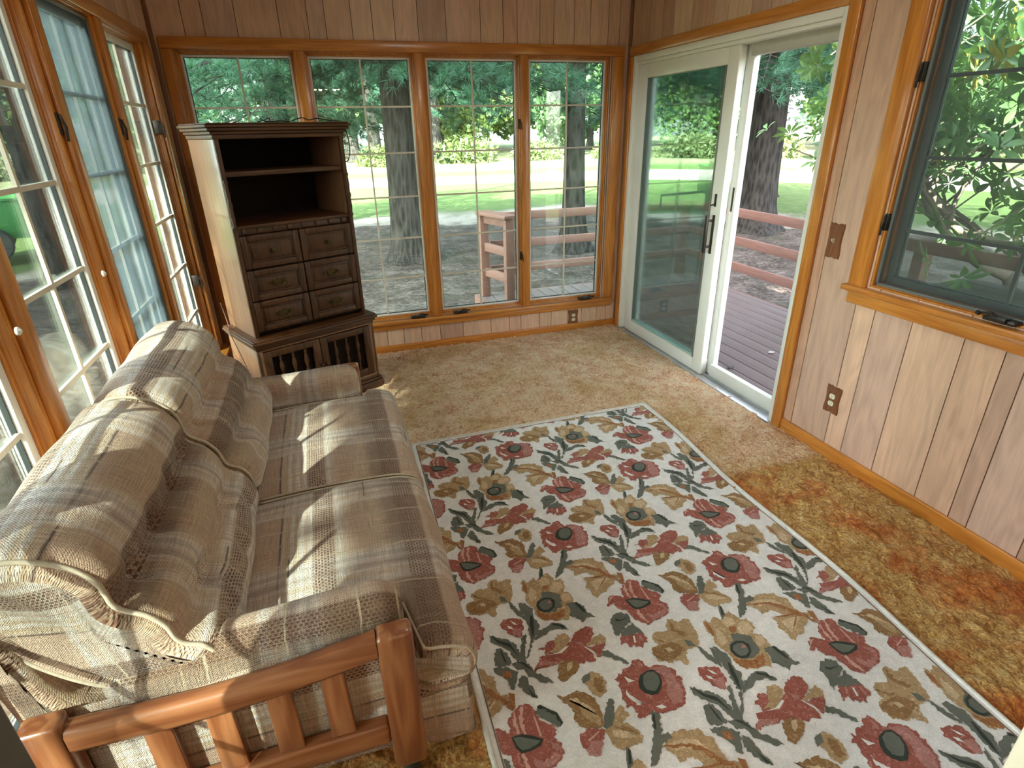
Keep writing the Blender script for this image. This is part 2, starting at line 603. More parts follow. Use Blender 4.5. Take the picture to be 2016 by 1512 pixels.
nx, ny = 330, 420
X = np.linspace(0.0, RW, nx); Y = np.linspace(-3.95, 0.0, ny)
hh = 0.014 * vnoise(nx, ny, 2.2, 1) + 0.010 * vnoise(nx, ny, 5, 2) + 0.006 * vnoise(nx, ny, 1.3, 3) - 0.006
crease = np.abs(vnoise(nx, ny, 6, 5) - 0.5)
hh -= 0.007 * np.exp(-(crease / 0.03) ** 2)
XX, YY = np.meshgrid(X, Y, indexing='ij')
under = (XX > 1.05) & (XX < 2.48) & (YY < -1.58)
hh = np.where(under, -0.004, hh)
V = np.stack([XX, YY, hh], -1).reshape(-1, 3)
I = np.arange(nx * ny).reshape(nx, ny)
F = np.stack([I[:-1, :-1], I[1:, :-1], I[1:, 1:], I[:-1, 1:]], -1).reshape(-1, 4)
fl = np_mesh('floor', V, F, m_carpet(), smooth=True)
tag(fl, kind='structure')
struct('floor_rear', MB().box(-T, RW + T, -7.4, -3.951, -0.12, -0.001), simple('hall_floor', (0.42, 0.26, 0.13), 0.5))
struct('floor_slab', MB().box(-T, RW + T, -3.951, T, -0.2, -0.02), simple('concrete_slab', (0.4, 0.38, 0.35), 0.8))

# ------------------------------------------------------------------ trim: baseboards, casings, sills
struct('baseboard_back', MB().box(0.0, RW - 0.0, -0.014, 0, 0.0, 0.062), M_TRIM_X, bev=0.004)
struct('baseboard_right', MB().box(RW - 0.014, RW, -3.95, -2.035, 0.0, 0.075), M_TRIM_Y, bev=0.004)
struct('baseboard_left', MB().box(0, 0.014, -3.95, -0.014, 0.0, 0.062), M_TRIM_Y, bev=0.004)


def back_trim():
    # outer casing of the four back windows
    z1 = 2.12; x0, x1 = 0.037, 3.063
    c = MB()
    c.mi = 0
    c.box(x0, x1, -0.02, 0.0, 2.055, z1)                       # head
    o = struct('trim_3', c, M_TRIM_X, bev=0.005)
    struct('trim_4', MB().box(x0, 0.098, -0.02, 0.0, 0.262, 2.055), M_TRIM_Z, bev=0.005)
    struct('trim_5', MB().box(2.985, x1, -0.02, 0.0, 0.262, 2.055), M_TRIM_Z, bev=0.005)
    s = MB(); s.box(x0 - 0.01, x1, -0.045, 0.0, 0.236, 0.262); s.box(x0, x1 - 0.01, -0.022, 0.0, 0.190, 0.236)
    struct('trim_6', s, M_TRIM_X, bev=0.006)
    # posts between the windows
    for i, (a, b) in enumerate(((0.757, 0.854), (1.495, 1.605), (2.245, 2.335))):
        p = MB(); m = (a + b) / 2
        p.box(m - 0.030, m + 0.030, -0.018, 0.0, 0.262, 2.055)
        p.box(m - 0.036, m + 0.036, 0.0, 0.048, 0.262, 2.07)
        o = struct('trim_%d' % (7 + i), p, M_TRIM_Z, bev=0.003)
        MB().box(m - 0.036, m + 0.036, 0.048, 0.09, 0.262, 2.07).build('outer_mullion', M_SASH, o)
    # corner boards where two walls meet
    struct('trim_10', MB().box(RW - 0.022, RW, -0.022, 0.0, 0.062, ZT), simple('dark_corner', (0.20, 0.085, 0.035), 0.5), bev=0.003)
    struct('trim_11', MB().box(0.0, 0.022, -0.022, 0.0, 0.062, ZT), bpy.data.materials['dark_corner'], bev=0.003)


back_trim()


def casement(name, axis, h0, h1, z0, z1, const, out, screen=None, hinge=None, crank=None, frame_m=None, munt_m=None, glass=None,
             wf=0.014, jm=0.03, depth=0.06, rows=6, muntw=0.011, jamb=True):
    """h0..h1 = outer edges of jamb opening; axis 'y': wall in plane y=const"""
    def B(mb, a0, a1, d0, d1, b0, b1):
        lo, hi = sorted((const + out * d0, const + out * d1))
        if axis == 'x': mb.box(lo, hi, a0, a1, b0, b1)
        else: mb.box(a0, a1, lo, hi, b0, b1)
        return mb
    base = (const + out * 0.06, (h0 + h1) / 2, z0) if axis == 'x' else ((h0 + h1) / 2, const + out * 0.06, z0)
    root = empty(name, base, kind='structure')
    tm = M_TRIM_Z
    # stepped wooden jamb
    j = MB()
    for w, d0, d1 in ((0.010, 0.0, depth - 0.012), (jm * 0.55, 0.018, depth - 0.012), (jm, min(0.038, depth - 0.022), depth - 0.012)):
        B(j, h0, h0 + w, d0, d1, z0, z1); B(j, h1 - w, h1, d0, d1, z0, z1)
        B(j, h0 + w, h1 - w, d0, d1, z1 - w * 0.8, z1); B(j, h0 + w, h1 - w, d0, d1, z0, z0 + w * 0.8)
    j.build('window_frame', tm, root, bev=0.002)
    a0, a1, b0, b1 = h0 + jm, h1 - jm, z0 + jm * 0.8, z1 - jm * 0.8
    j = MB(); w = jm
    for q in ((h0, h0 + w, z0, z1), (h1 - w, h1, z0, z1), (h0 + w, h1 - w, z1 - w * 0.8, z1), (h0 + w, h1 - w, z0, z0 + w * 0.8)):
        B(j, q[0], q[1], depth - 0.012, depth + 0.034, q[2], q[3])
    j.build('outer_frame', M_SASH, root, bev=0.002)
    s = MB(); d0, d1 = depth - 0.014, depth + 0.02
    B(s, a0, a0 + wf, d0, d1, b0, b1); B(s, a1 - wf, a1, d0, d1, b0, b1)
    B(s, a0 + wf, a1 - wf, d0, d1, b1 - wf, b1); B(s, a0 + wf, a1 - wf, d0, d1, b0, b0 + wf)
    s.build('sash', frame_m or M_SASH, root, bev=0.002)
    g0, g1, e0, e1 = a0 + wf, a1 - wf, b0 + wf, b1 - wf
    gk = MB()
    for q in ((g0, g0 + 0.004, e0, e1), (g1 - 0.004, g1, e0, e1), (g0, g1, e0, e0 + 0.004), (g0, g1, e1 - 0.004, e1)):
        B(gk, q[0], q[1], depth - 0.002, depth + 0.012, q[2], q[3])
    gk.build('gasket', M_GASKET, root)
    B(MB(), g0, g1, depth + 0.004, depth + 0.008, e0, e1).build('glass_pane', glass or M_GLASS, root)
    mu = MB(); hm = (g0 + g1) / 2
    B(mu, hm - muntw / 2, hm + muntw / 2, depth - 0.008, depth + 0.003, e0, e1)
    ztop, zbot = 2.035, 0.278
    step = (ztop - zbot) / 6.0
    for k in range(1, 12):
        z = ztop - step * k
        if e0 + 0.05 < z < e1 - 0.05:
            B(mu, g0, hm - muntw / 2, depth - 0.008, depth + 0.003, z - muntw / 2, z + muntw / 2)
            B(mu, hm + muntw / 2, g1, depth - 0.008, depth + 0.003, z - muntw / 2, z + muntw / 2)
    mu.build('muntins', munt_m or M_MUNTIN, root)
    if screen:
        sd0, sd1 = 0.012, 0.026
        f = MB(); k = 0.012
        f0, f1, p0, p1 = h0 + 0.012, h1 - 0.012, z0 + 0.012, z1 - 0.012
        B(f, f0, f0 + k, sd0, sd1, p0, p1); B(f, f1 - k, f1, sd0, sd1, p0, p1)
        B(f, f0, f1, sd0, sd1, p0, p0 + k); B(f, f0, f1, sd0, sd1, p1 - k, p1)
        sc = f.build('screen_frame', M_SCRFRAME, root, bev=0.002)
        B(MB(), f0 + k, f1 - k, 0.018, 0.0185, p0 + k, p1 - k).build('screen_mesh', screen, sc)
    if crank is not None:
        c = MB(); zc = z0 + 0.004
        B(c, crank - 0.055, crank + 0.055, -0.030, 0.012, zc, zc + 0.016)
        B(c, crank - 0.030, crank + 0.030, -0.042, -0.01, zc + 0.004, zc + 0.024)
        P = lambda a, d, z: (const + out * d, a, z) if axis == 'x' else (a, const + out * d, z)
        c.tube([P(crank, -0.03, zc + 0.02), P(crank + 0.02, -0.045, zc + 0.036), P(crank + 0.065, -0.04, zc + 0.022)], 0.006, 6)
        c.tube([P(crank + 0.062, -0.04, zc + 0.02), P(crank + 0.066, -0.05, zc + 0.028)], 0.009, 6)
        c.build('crank_handle', M_BRONZE, root, bev=0.002)
    for (ha, hz) in (hinge or []):
        c = MB()
        side = 1 if ha > (h0 + h1) / 2 else -1
        B(c, ha - 0.008, ha + 0.008, -0.006, 0.03, hz - 0.035, hz + 0.035)
        P = lambda a, d, z: (const + out * d, a, z) if axis == 'x' else (a, const + out * d, z)
        c.tube([P(ha, -0.010, hz + 0.03), P(ha, -0.02, hz - 0.01), P(ha + side * 0.006, -0.012, hz - 0.055)], 0.005, 6)
        c.build('sash_lock', M_BRONZE, root, bev=0.0015)
    return root


ZB0, ZB1 = 0.262, 2.058
BW = [(0.098, 0.787), (0.824, 1.532), (1.576, 2.277), (2.310, 2.975)]
casement('window_1', 'y', *BW[0], ZB0, ZB1, 0.0, 1)
casement('window_2', 'y', *BW[1], ZB0, ZB1, 0.0, 1, crank=1.40)
casement('window_3', 'y', *BW[2], ZB0, ZB1, 0.0, 1, crank=1.735, hinge=[(2.262, 1.62), (2.262, 0.67)])
casement('window_4', 'y', *BW[3], ZB0, ZB1, 0.0, 1, crank=2.81)

# left wall windows, nearest to the back corner first
LW = [(-0.985, -0.27), (-1.70, -1.075), (-2.455, -1.795), (-3.20, -2.55), (-3.94, -3.30), (-4.66, -4.04)]


def left_trim():
    struct('trim_12', MB().box(0.0, 0.02, -3.95, -0.17, 2.055, 2.115), M_TRIM_Y, bev=0.005)
    struct('trim_13', MB().box(0.0, 0.02, -0.265, -0.165, 0.262, 2.055), M_TRIM_Z, bev=0.005)
    s = MB(); s.box(0, 0.075, -3.95, -0.10, 0.236, 0.262); s.box(0, 0.022, -3.95, -0.15, 0.19, 0.236)
    struct('trim_14', s, M_TRIM_Y, bev=0.006)
    for i in range(5):
        b, a = LW[i][0], LW[i + 1][1]
        m = (a + b) / 2; w = (b - a) / 2
        p = MB(); p.box(0.0, 0.018, m - w + 0.012, m + w - 0.012, 0.262, 2.055); p.box(-0.038, 0.0, m - w, m + w, 0.262, 2.07)
        o = struct('trim_%d' % (15 + i), p, M_TRIM_Z, bev=0.003)
        MB().box(-0.08, -0.038, m - w, m + w, 0.262, 2.07).build('outer_mullion', M_SASH, o)


left_trim()
for i, (a, b) in enumerate(LW):
    if i == 5: break
    hz = {0: [(b - 0.045, 1.635), (b - 0.045, 0.755)], 1: [(b + 0.0, 1.63)], 2: [(b + 0.0, 1.632)]}.get(i, [])
    casement('window_%d' % (5 + i), 'x', a, b, ZB0, ZB1, 0.0, -1, screen=M_SCREEN if i == 1 else None,
             hinge=[(h + 0.005, z) for h, z in hz], wf=0.032, jm=0.022, depth=0.05, muntw=0.016)
# white latch knobs on the left posts
for k, yk in enumerate((-1.875, -2.565)):
    kb = MB(); kb.lathe((0.018, yk + 0.07 * 0, 1.136), [(0.011, 0), (0.011, 0.006), (0.004, 0.012)], 12, 'x')
    kb.build('screw_cap', M_SASH, bpy.data.objects['trim_%d' % (16 + k)])

# right wall window with screen
RZ0, RZ1 = 0.905, 2.115
rw = casement('window_10', 'x', -3.415, -2.372, RZ0, RZ1, RW, 1, screen=M_SCREEN2, hinge=[(-2.376, 1.76), (-2.376, 1.19)], crank=-2.94,
              frame_m=M_SCRFRAME, munt_m=M_SCRFRAME, wf=0.03, jm=0.026, depth=0.07, muntw=0.014)
struct('trim_21', MB().box(RW - 0.02, RW, -2.362, -2.268, 0.885, 2.22), M_TRIM_Z, bev=0.007)
struct('trim_22', MB().box(RW - 0.02, RW, -3.51, -3.42, 0.885, 2.22), M_TRIM_Z, bev=0.007)
struct('trim_23', MB().box(RW - 0.02, RW, -3.42, -2.362, 2.13, 2.22), M_TRIM_Y, bev=0.007)
s = MB(); s.box(RW - 0.045, RW, -3.53, -2.255, 0.873, 0.900); s.box(RW - 0.022, RW, -3.50, -2.28, 0.815, 0.873)
struct('trim_24', s, M_TRIM_Y, bev=0.007)

# ------------------------------------------------------------------ sliding glass door
struct('trim_25', MB().box(RW - 0.022, RW, -2.035, -1.968, 0.0, 2.115), M_TRIM_Z, bev=0.006)
struct('trim_26', MB().box(RW - 0.022, RW, -1.968, -0.03, 2.05, 2.115), M_TRIM_Y, bev=0.006)
struct('trim_27', MB().box(RW - 0.022, RW, -0.078, -0.03, 0.0, 2.05), M_TRIM_Z, bev=0.006)


def sliding_door():
    d = empty('door_1', (RW + 0.06, -1.02, 0), kind='structure')
    x0, x1 = RW - 0.012, RW + 0.14
    f = MB()
    f.box(x0, x1, -0.118, -0.078, 0, 2.05); f.box(x0, x1, -1.968, -1.935, 0, 2.05); f.box(x0, x1, -1.935, -0.118, 2.012, 2.05)
    f.box(x0 + 0.012, x1, -1.935, -0.118, 1.99, 2.012)
    f.build('door_frame', M_DOORW, d, bev=0.003)
    t = MB(); t.box(x0 - 0.02, x1, -1.96, -0.08, -0.004, 0.014); t.box(RW + 0.03, RW + 0.04, -1.935, -0.118, 0.014, 0.026); t.box(RW + 0.09, RW + 0.1, -1.935, -0.118, 0.014, 0.026)
    t.build('threshold', M_ALU, d, bev=0.001)
    # inner leaf, closed over the far half
    p = MB(); a, b = -1.235, -0.135; xa, xb = RW + 0.012, RW + 0.058
    p.box(xa, xb, b - 0.105, b, 0.016, 1.99); p.box(xa, xb, a, a + 0.100, 0.016, 1.99)
    p.box(xa, xb, a + 0.100, b - 0.105, 1.90, 1.99); p.box(xa, xb, a + 0.100, b - 0.105, 0.016, 0.105)
    leaf = p.build('sliding_leaf', M_DOORW, d, bev=0.003)
    g = MB(); g.box(xa + 0.02, xa + 0.026, a + 0.100, b - 0.105, 0.105, 1.90)
    g.build('glass_pane', M_GLASSG, leaf)
    k = MB()
    k.box(xa - 0.001, xb - 0.01, a + 0.100, a + 0.114, 0.105, 1.90); k.box(xa + 0.01, xb, b - 0.111, b - 0.105, 0.105, 1.90)
    k.build('glazing_bead', simple('bead_grey', (0.16, 0.17, 0.15), 0.4), leaf)
    k = MB(); k.box(xa + 0.01, xb, a + 0.114, b - 0.111, 0.105, 0.118)
    k.build('bottom_bead', simple('green_glass_edge', (0.36, 0.50, 0.44), 0.3), leaf)
    # handles
    h = MB(); yh = a + 0.052
    for z in (0.875, 1.035): h.box(xa - 0.045, xa, yh - 0.008, yh + 0.008, z, z + 0.014)
    h.box(xa - 0.058, xa - 0.040, yh - 0.010, yh + 0.010, 0.845, 1.075); h.box(xa - 0.004, xa, yh - 0.012, yh + 0.012, 0.835, 1.075)
    h.build('door_handle', M_BRONZE, leaf, bev=0.003)
    h = MB(); h.box(xa - 0.008, xa, yh - 0.006, yh + 0.010, 1.125, 1.20); h.tube([(xa - 0.006, yh, 1.14), (xa - 0.03, yh + 0.012, 1.132)], 0.005, 6)
    h.build('door_latch', M_BRONZE, leaf, bev=0.002)
    # outer leaf slid behind it, its stile and bottom track in view
    p = MB(); xa2, xb2 = RW + 0.075, RW + 0.115
    p.box(xa2, xb2, -1.28, -1.215, 0.016, 1.99)
    p.box(xa2, xb2, -0.20, -0.135, 0.016, 1.99); p.box(xa2, xb2, -1.215, -0.20, 1.92, 1.99); p.box(xa2, xb2, -1.215, -0.20, 0.016, 0.09)
    l2 = p.build('outer_leaf', M_DOORW, d, bev=0.003)
    k = MB(); k.box(xa2 - 0.004, xa2, -1.262, -1.25, 1.10, 1.24); k.build('latch_plate', M_BRONZE, l2)
    p = MB(); p.box(RW + 0.045, RW + 0.085, -1.93, -1.285, 0.016, 0.108)
    p.build('bottom_rail', M_DOORW, d, bev=0.003)
    p = MB(); p.box(RW + 0.05, RW + 0.10, -1.935, -1.28, 1.93, 2.0); p.build('head_rail', simple('head_rail_grey', (0.5, 0.48, 0.43), 0.5), d, bev=0.003)
    return d


sliding_door()
RUG = [
(1,1,[-15,96,9,94,15,76,20,57,54,55,67,49,88,32,98,17,87,0,100,-9,93,-25,89,-40,86,-58,73,-69,61,-92,41,-95,8,-95,-9,-98,-31,-91,-42,-79,-60,-84,-73,-92,-92,-85,-89,-69,-90,-56,-92,-44,-110,-44,-104,-28,-110,-16,-100,8,-98,23,-92,41,-100,54,-85,59,-83,73,-72,61,-60,77,-40,74,-26,83]),
(2,2,[18,54,64,45,85,28,83,-5,81,-47,59,-86,27,-84,28,-63,32,-37,46,-9,49,20,31,43]),
(2,0,[-82,8,-77,-15,-67,-31,-55,-50,-72,-50,-84,-28,-89,-11]),
(2,0,[-27,-69,-6,-70,4,-82,-14,-82]),
(2,0,[-67,52,-50,33,-41,27,-65,28]),
(2,2,[0,88,9,71,4,52,-7,66]),
(3,9,[-17,39,11,46,31,43,41,22,36,-3,21,-23,1,-37,-20,-33,-36,-18,-42,0,-33,22]),
(4,8,[-10,33,11,41,29,35,35,18,28,-3,13,-17,-1,-25,-13,-21,-25,-11,-24,8]),
(1,1,[3,202,36,189,73,182,77,154,68,141,58,145,40,125,36,137,19,134,20,150,6,142,4,160,0,165,-25,155,-12,180]),
(2,2,[17,190,22,188,10,165,5,171]),
(2,0,[35,180,41,179,33,153,26,152]),
(2,2,[56,176,63,174,60,148,52,151]),
(2,8,[7,209,23,219,45,224,62,234,60,219,72,198,72,181,49,187,22,188,1,197]),
(1,4,[181,202,198,200,210,180,241,185,254,177,247,151,245,123,238,102,224,77,212,70,181,73,161,58,158,34,146,21,135,35,128,48,98,47,86,59,64,66,68,83,59,96,72,118,97,120,93,141,96,159,123,169,156,162,168,186]),
(2,5,[68,111,108,116,141,116,163,98,175,75,123,57,89,54,68,72,62,95]),
(3,6,[109,101,127,99,133,82,114,83]),
(2,5,[182,197,189,186,183,160,216,126,198,120,168,158]),
(2,5,[97,154,124,126,147,126,120,120,101,144]),
(2,8,[189,111,207,98,211,74,187,82]),
(1,8,[213,66,224,62,230,38,237,11,243,-9,233,-9,222,12,215,36]),
(1,8,[245,55,259,54,268,25,272,13,243,-9,241,16]),
(1,4,[289,151,302,159,310,140,338,159,349,139,372,156,400,163,410,134,412,117,437,117,441,95,440,71,414,53,437,45,442,17,438,-8,413,-22,405,-47,387,-76,373,-64,345,-65,329,-53,305,-53,296,-31,288,-15,291,20,281,38,275,62,287,88,280,118]),
(2,6,[370,148,394,132,390,108,353,101,350,122]),
(2,6,[407,111,433,98,429,71,395,55,373,67,381,91]),
(2,6,[313,115,324,91,318,55,293,45,289,72]),
(2,6,[415,45,437,37,434,8,405,3,401,19]),
(2,7,[360,107,383,95,361,75,349,87]),
(2,7,[298,10,307,-18,346,-31,395,-23,382,-54,348,-63,306,-48,292,-23]),
(2,7,[297,152,303,130,293,87,286,97,285,124]),
(3,8,[345,76,367,73,402,45,398,20,391,-11,351,-26,327,-21,309,-1,305,30,324,49,337,52]),
(4,9,[317,40,343,47,365,39,375,21,364,-5,343,-19,319,-18,305,-3,302,20]),
(5,8,[324,34,342,37,359,32,363,15,356,-2,339,-11,321,-8,314,5,312,20]),
(6,2,[352,32,361,21,354,13,343,18]),
(1,8,[409,-6,441,-9,452,-21,466,-36,463,-64,484,-97,453,-86,430,-104,426,-86,414,-72,401,-64,409,-38]),
(2,9,[437,-10,449,-12,459,-52,458,-69,450,-59,442,-32]),
(1,1,[364,-156,385,-132,431,-121,450,-134,447,-159,426,-181,392,-200,409,-223,405,-260,374,-249,361,-256,329,-234,293,-225,276,-230,231,-226,199,-232,219,-211,233,-201,237,-185,260,-191,261,-182,265,-163,243,-158,270,-152,280,-137,304,-139,346,-169]),
(1,1,[395,-204,469,-201,452,-226,421,-251,409,-229]),
(2,4,[323,-124,349,-124,361,-136,363,-153,339,-173,304,-191,261,-182,301,-169,309,-141]),
(2,4,[436,-174,467,-169,476,-191,465,-209,436,-202,392,-200]),
(2,5,[286,-233,314,-229,340,-235,348,-254,330,-276,307,-284,276,-295,267,-282,274,-257]),
(3,6,[316,-238,332,-238,323,-257,304,-267,303,-256]),
(2,2,[231,-204,290,-221,271,-229,234,-222,205,-228]),
(2,0,[337,-175,343,-180,312,-196,262,-188,302,-190]),
(2,0,[389,-192,394,-197,414,-225,418,-247,407,-228]),
(2,2,[370,-167,392,-178,389,-196,373,-178]),
(1,8,[443,-232,462,-241,478,-264,494,-287,502,-303,490,-302,472,-282,450,-260,430,-248]),
(1,1,[89,-343,118,-324,145,-328,157,-342,158,-371,171,-395,194,-412,200,-432,183,-449,198,-472,196,-493,174,-516,143,-526,119,-526,94,-538,72,-522,58,-505,52,-478,53,-457,31,-445,22,-429,20,-406,0,-417,-8,-410,11,-381,35,-371,53,-384,68,-396,72,-375,76,-357]),
(2,3,[95,-338,104,-336,95,-373,93,-409,87,-407,86,-370]),
(2,3,[122,-330,129,-330,116,-375,112,-416,104,-413,106,-372]),
(2,3,[149,-368,153,-374,153,-439,146,-432]),
(2,3,[80,-466,88,-465,92,-500,100,-528,90,-528,79,-504]),
(2,3,[19,-379,38,-379,17,-392,3,-405]),
(2,2,[110,-481,131,-505,187,-490,176,-512,142,-522,116,-525,106,-501]),
(2,2,[161,-455,183,-467,192,-487,178,-487]),
(3,9,[68,-410,99,-411,128,-426,152,-445,141,-459,107,-465,82,-463,71,-444]),
(4,8,[73,-414,95,-419,122,-435,143,-446,134,-452,106,-458,86,-455,77,-439]),
(2,9,[169,-346,180,-343,202,-367,219,-383,224,-418,211,-427,193,-402,171,-376]),
(3,8,[166,-352,184,-359,197,-375,213,-393,216,-419,205,-425,190,-406,173,-386,158,-366]),
(1,8,[-9,-457,20,-454,45,-471,39,-503,7,-516,-8,-527,-24,-537,-44,-550,-37,-525,-29,-496,-34,-482]),
(2,9,[-8,-474,4,-484,40,-488,1,-490,-10,-484]),
(1,5,[239,-331,259,-343,292,-339,307,-339,327,-356,345,-377,345,-412,342,-439,336,-470,303,-463,269,-447,257,-419,269,-400,259,-373,250,-350]),
(2,4,[288,-387,315,-387,328,-425,329,-458,301,-444,289,-416]),
(2,6,[260,-353,294,-360,320,-403,326,-429,308,-399,280,-370]),
(1,4,[346,-296,378,-291,395,-308,403,-337,387,-372,359,-380,343,-362,343,-332,332,-312]),
(2,5,[373,-311,393,-328,384,-366,362,-363,360,-337]),
(2,8,[340,-299,368,-293,358,-316,330,-322]),
(2,8,[380,-395,393,-399,378,-442,351,-475,330,-473,350,-433]),
(1,4,[375,-441,407,-423,418,-461,386,-474,402,-484,424,-528,412,-546,389,-542,349,-546,333,-527,330,-500,325,-480]),
(2,6,[346,-487,379,-494,408,-527,370,-518,345,-505]),
(2,5,[355,-474,391,-489,416,-520,384,-498]),
(2,1,[254,-469,282,-456,303,-463,331,-477,305,-509,295,-497,254,-530,254,-509,249,-489]),
(2,2,[278,-495,308,-505,284,-541,257,-531,257,-510]),
(3,3,[271,-488,310,-475,312,-478,271,-495]),
(1,8,[364,-538,370,-553,359,-588,336,-604,345,-574]),
(2,9,[365,-547,367,-554,355,-586,346,-587]),
(1,4,[-76,-181,-36,-158,0,-154,27,-164,52,-167,57,-190,79,-208,71,-247,76,-275,108,-286,107,-310,80,-296,70,-317,40,-331,24,-349,-1,-349,-20,-366,-33,-348,-28,-321,-41,-303,-28,-283,-31,-258,14,-263,-8,-230,-54,-235,-51,-210]),
(2,6,[-57,-182,-10,-178,31,-197,46,-229,6,-209,-40,-204]),
(2,6,[-15,-287,21,-280,61,-289,15,-322,-13,-336]),
(3,7,[-75,-179,-33,-188,7,-199,40,-226,61,-259,85,-287,105,-334,97,-336,76,-297,48,-270,28,-235,-4,-206,-41,-196]),
(3,7,[-32,-255,6,-265,49,-268,53,-276,7,-272]),
(3,7,[-3,-330,26,-302,51,-281,53,-284,25,-311]),
(1,1,[170,3,193,-2,220,-8,231,-18,229,-55,207,-90,189,-84,173,-66,167,-46,155,-23]),
(2,2,[187,-47,222,-53,207,-90,187,-80]),
(3,0,[191,-11,203,-24,212,-40,199,-32]),
(3,0,[175,-30,188,-38,190,-51,177,-43]),
(1,8,[214,76,223,66,232,33,245,-1,242,-22,232,0,222,40]),
(1,8,[261,56,274,31,287,14,277,-28,284,-62,264,-98,240,-119,237,-94,245,-48,247,-5]),
(2,9,[268,-12,273,-20,261,-73,244,-109,246,-85,252,-51]),
(1,8,[245,-115,276,-84,331,-69,358,-82,371,-117,342,-101,311,-96,286,-111,253,-118]),
(2,9,[329,-72,357,-90,365,-112,344,-90,325,-79]),
(1,8,[213,-86,229,-79,209,-132,195,-173,188,-193,168,-186,190,-137]),
(1,8,[234,-111,243,-114,216,-157,196,-178,195,-173,217,-146]),
(1,8,[103,-42,125,-64,163,-87,176,-109,184,-140,178,-183,163,-173,151,-126,124,-99,103,-77]),
(2,9,[108,-49,133,-82,163,-104,174,-160,156,-116,126,-88]),
(1,8,[109,-114,128,-109,143,-143,145,-177,122,-183,90,-169,93,-148]),
(2,9,[123,-119,127,-126,130,-161,129,-177,123,-159]),
(1,8,[144,-180,189,-184,202,-219,212,-244,236,-263,249,-288,219,-278,201,-256,184,-245,175,-210,156,-209]),
(2,9,[161,-177,185,-191,200,-229,178,-197]),
(1,8,[159,-226,170,-235,176,-273,180,-300,183,-322,168,-314,147,-284,139,-256]),
(2,9,[164,-274,174,-304,180,-320,168,-309]),
(1,8,[82,-178,118,-184,157,-214,145,-237,123,-271,113,-262,114,-237,90,-202]),
(2,7,[108,-197,131,-205,129,-231,104,-220]),
(2,7,[103,-274,120,-285,107,-330,100,-322,100,-293]),
(1,8,[-47,-77,-29,-89,-40,-124,-57,-151,-35,-148,-33,-170,-69,-175,-98,-209,-117,-218,-133,-222,-119,-197,-81,-148]),
(2,9,[-50,-87,-43,-90,-63,-133,-66,-126]),
]

# ------------------------------------------------------------------ rug
def wool(name, col, streak=False):
    t = NT(name)
    v = t.coord()
    f = t.noise(v, 240, 3, 0.8)
    m = t.noise(v, 38, 3, 0.6)
    c = t.mix(t.ramp(t.math('ADD', t.math('MULTIPLY', f, 0.6), t.math('MULTIPLY', m, 0.4)), [(0.32, 0.0), (0.68, 1.0)]),
              tuple(x * 0.80 for x in col), tuple(min(1, x * 1.16) for x in col))
    if streak:
        s1 = t.noise(t.coord(rot=(0, 0, 0.6)), 46, 3, 0.6, 2.5)
        c = t.mix(t.ramp(s1, [(0.575, 0.0), (0.62, 0.62)]), c, tuple(min(1, x * 1.25 + 0.16) for x in col))
        c = t.mix(t.ramp(s1, [(0.36, 0.6), (0.42, 0.0)]), c, tuple(x * 0.62 for x in col))
    t.principled(c, 0.95, 0, 0.05, t.bump(t.math('ADD', f, t.math('MULTIPLY', m, 0.7)), 0.6, 0.005), sheen=0.1)
    return t.m


RC = {'cream': (0.85, 0.83, 0.80), 'red': (0.36, 0.115, 0.085), 'pink': (0.46, 0.215, 0.185), 'pinkl': (0.66, 0.38, 0.32), 'tan': (0.46, 0.315, 0.165),
      'brown': (0.31, 0.175, 0.072), 'gold': (0.62, 0.47, 0.29), 'rust': (0.35, 0.15, 0.055), 'sage': (0.155, 0.165, 0.135), 'dark': (0.045, 0.055, 0.042)}
RK = ['cream', 'red', 'pink', 'pinkl', 'tan', 'brown', 'gold', 'rust', 'sage', 'dark']
RM = [wool('wool_' + k, RC[k], k in ('red', 'pink', 'tan', 'brown', 'gold', 'rust')) for k in RK]


def clip_poly(p, x0, x1, y0, y1):
    for ax, val, sg in ((0, x0, 1), (0, x1, -1), (1, y0, 1), (1, y1, -1)):
        q = []
        n = len(p)
        for i in range(n):
            a, b = p[i], p[(i + 1) % n]
            ia, ib = (a[ax] - val) * sg >= 0, (b[ax] - val) * sg >= 0
            if ia: q.append(a)
            if ia != ib:
                t = (val - a[ax]) / (b[ax] - a[ax])
                q.append((a[0] + (b[0] - a[0]) * t, a[1] + (b[1] - a[1]) * t))
        p = q
        if len(p) < 3: return None
    return p


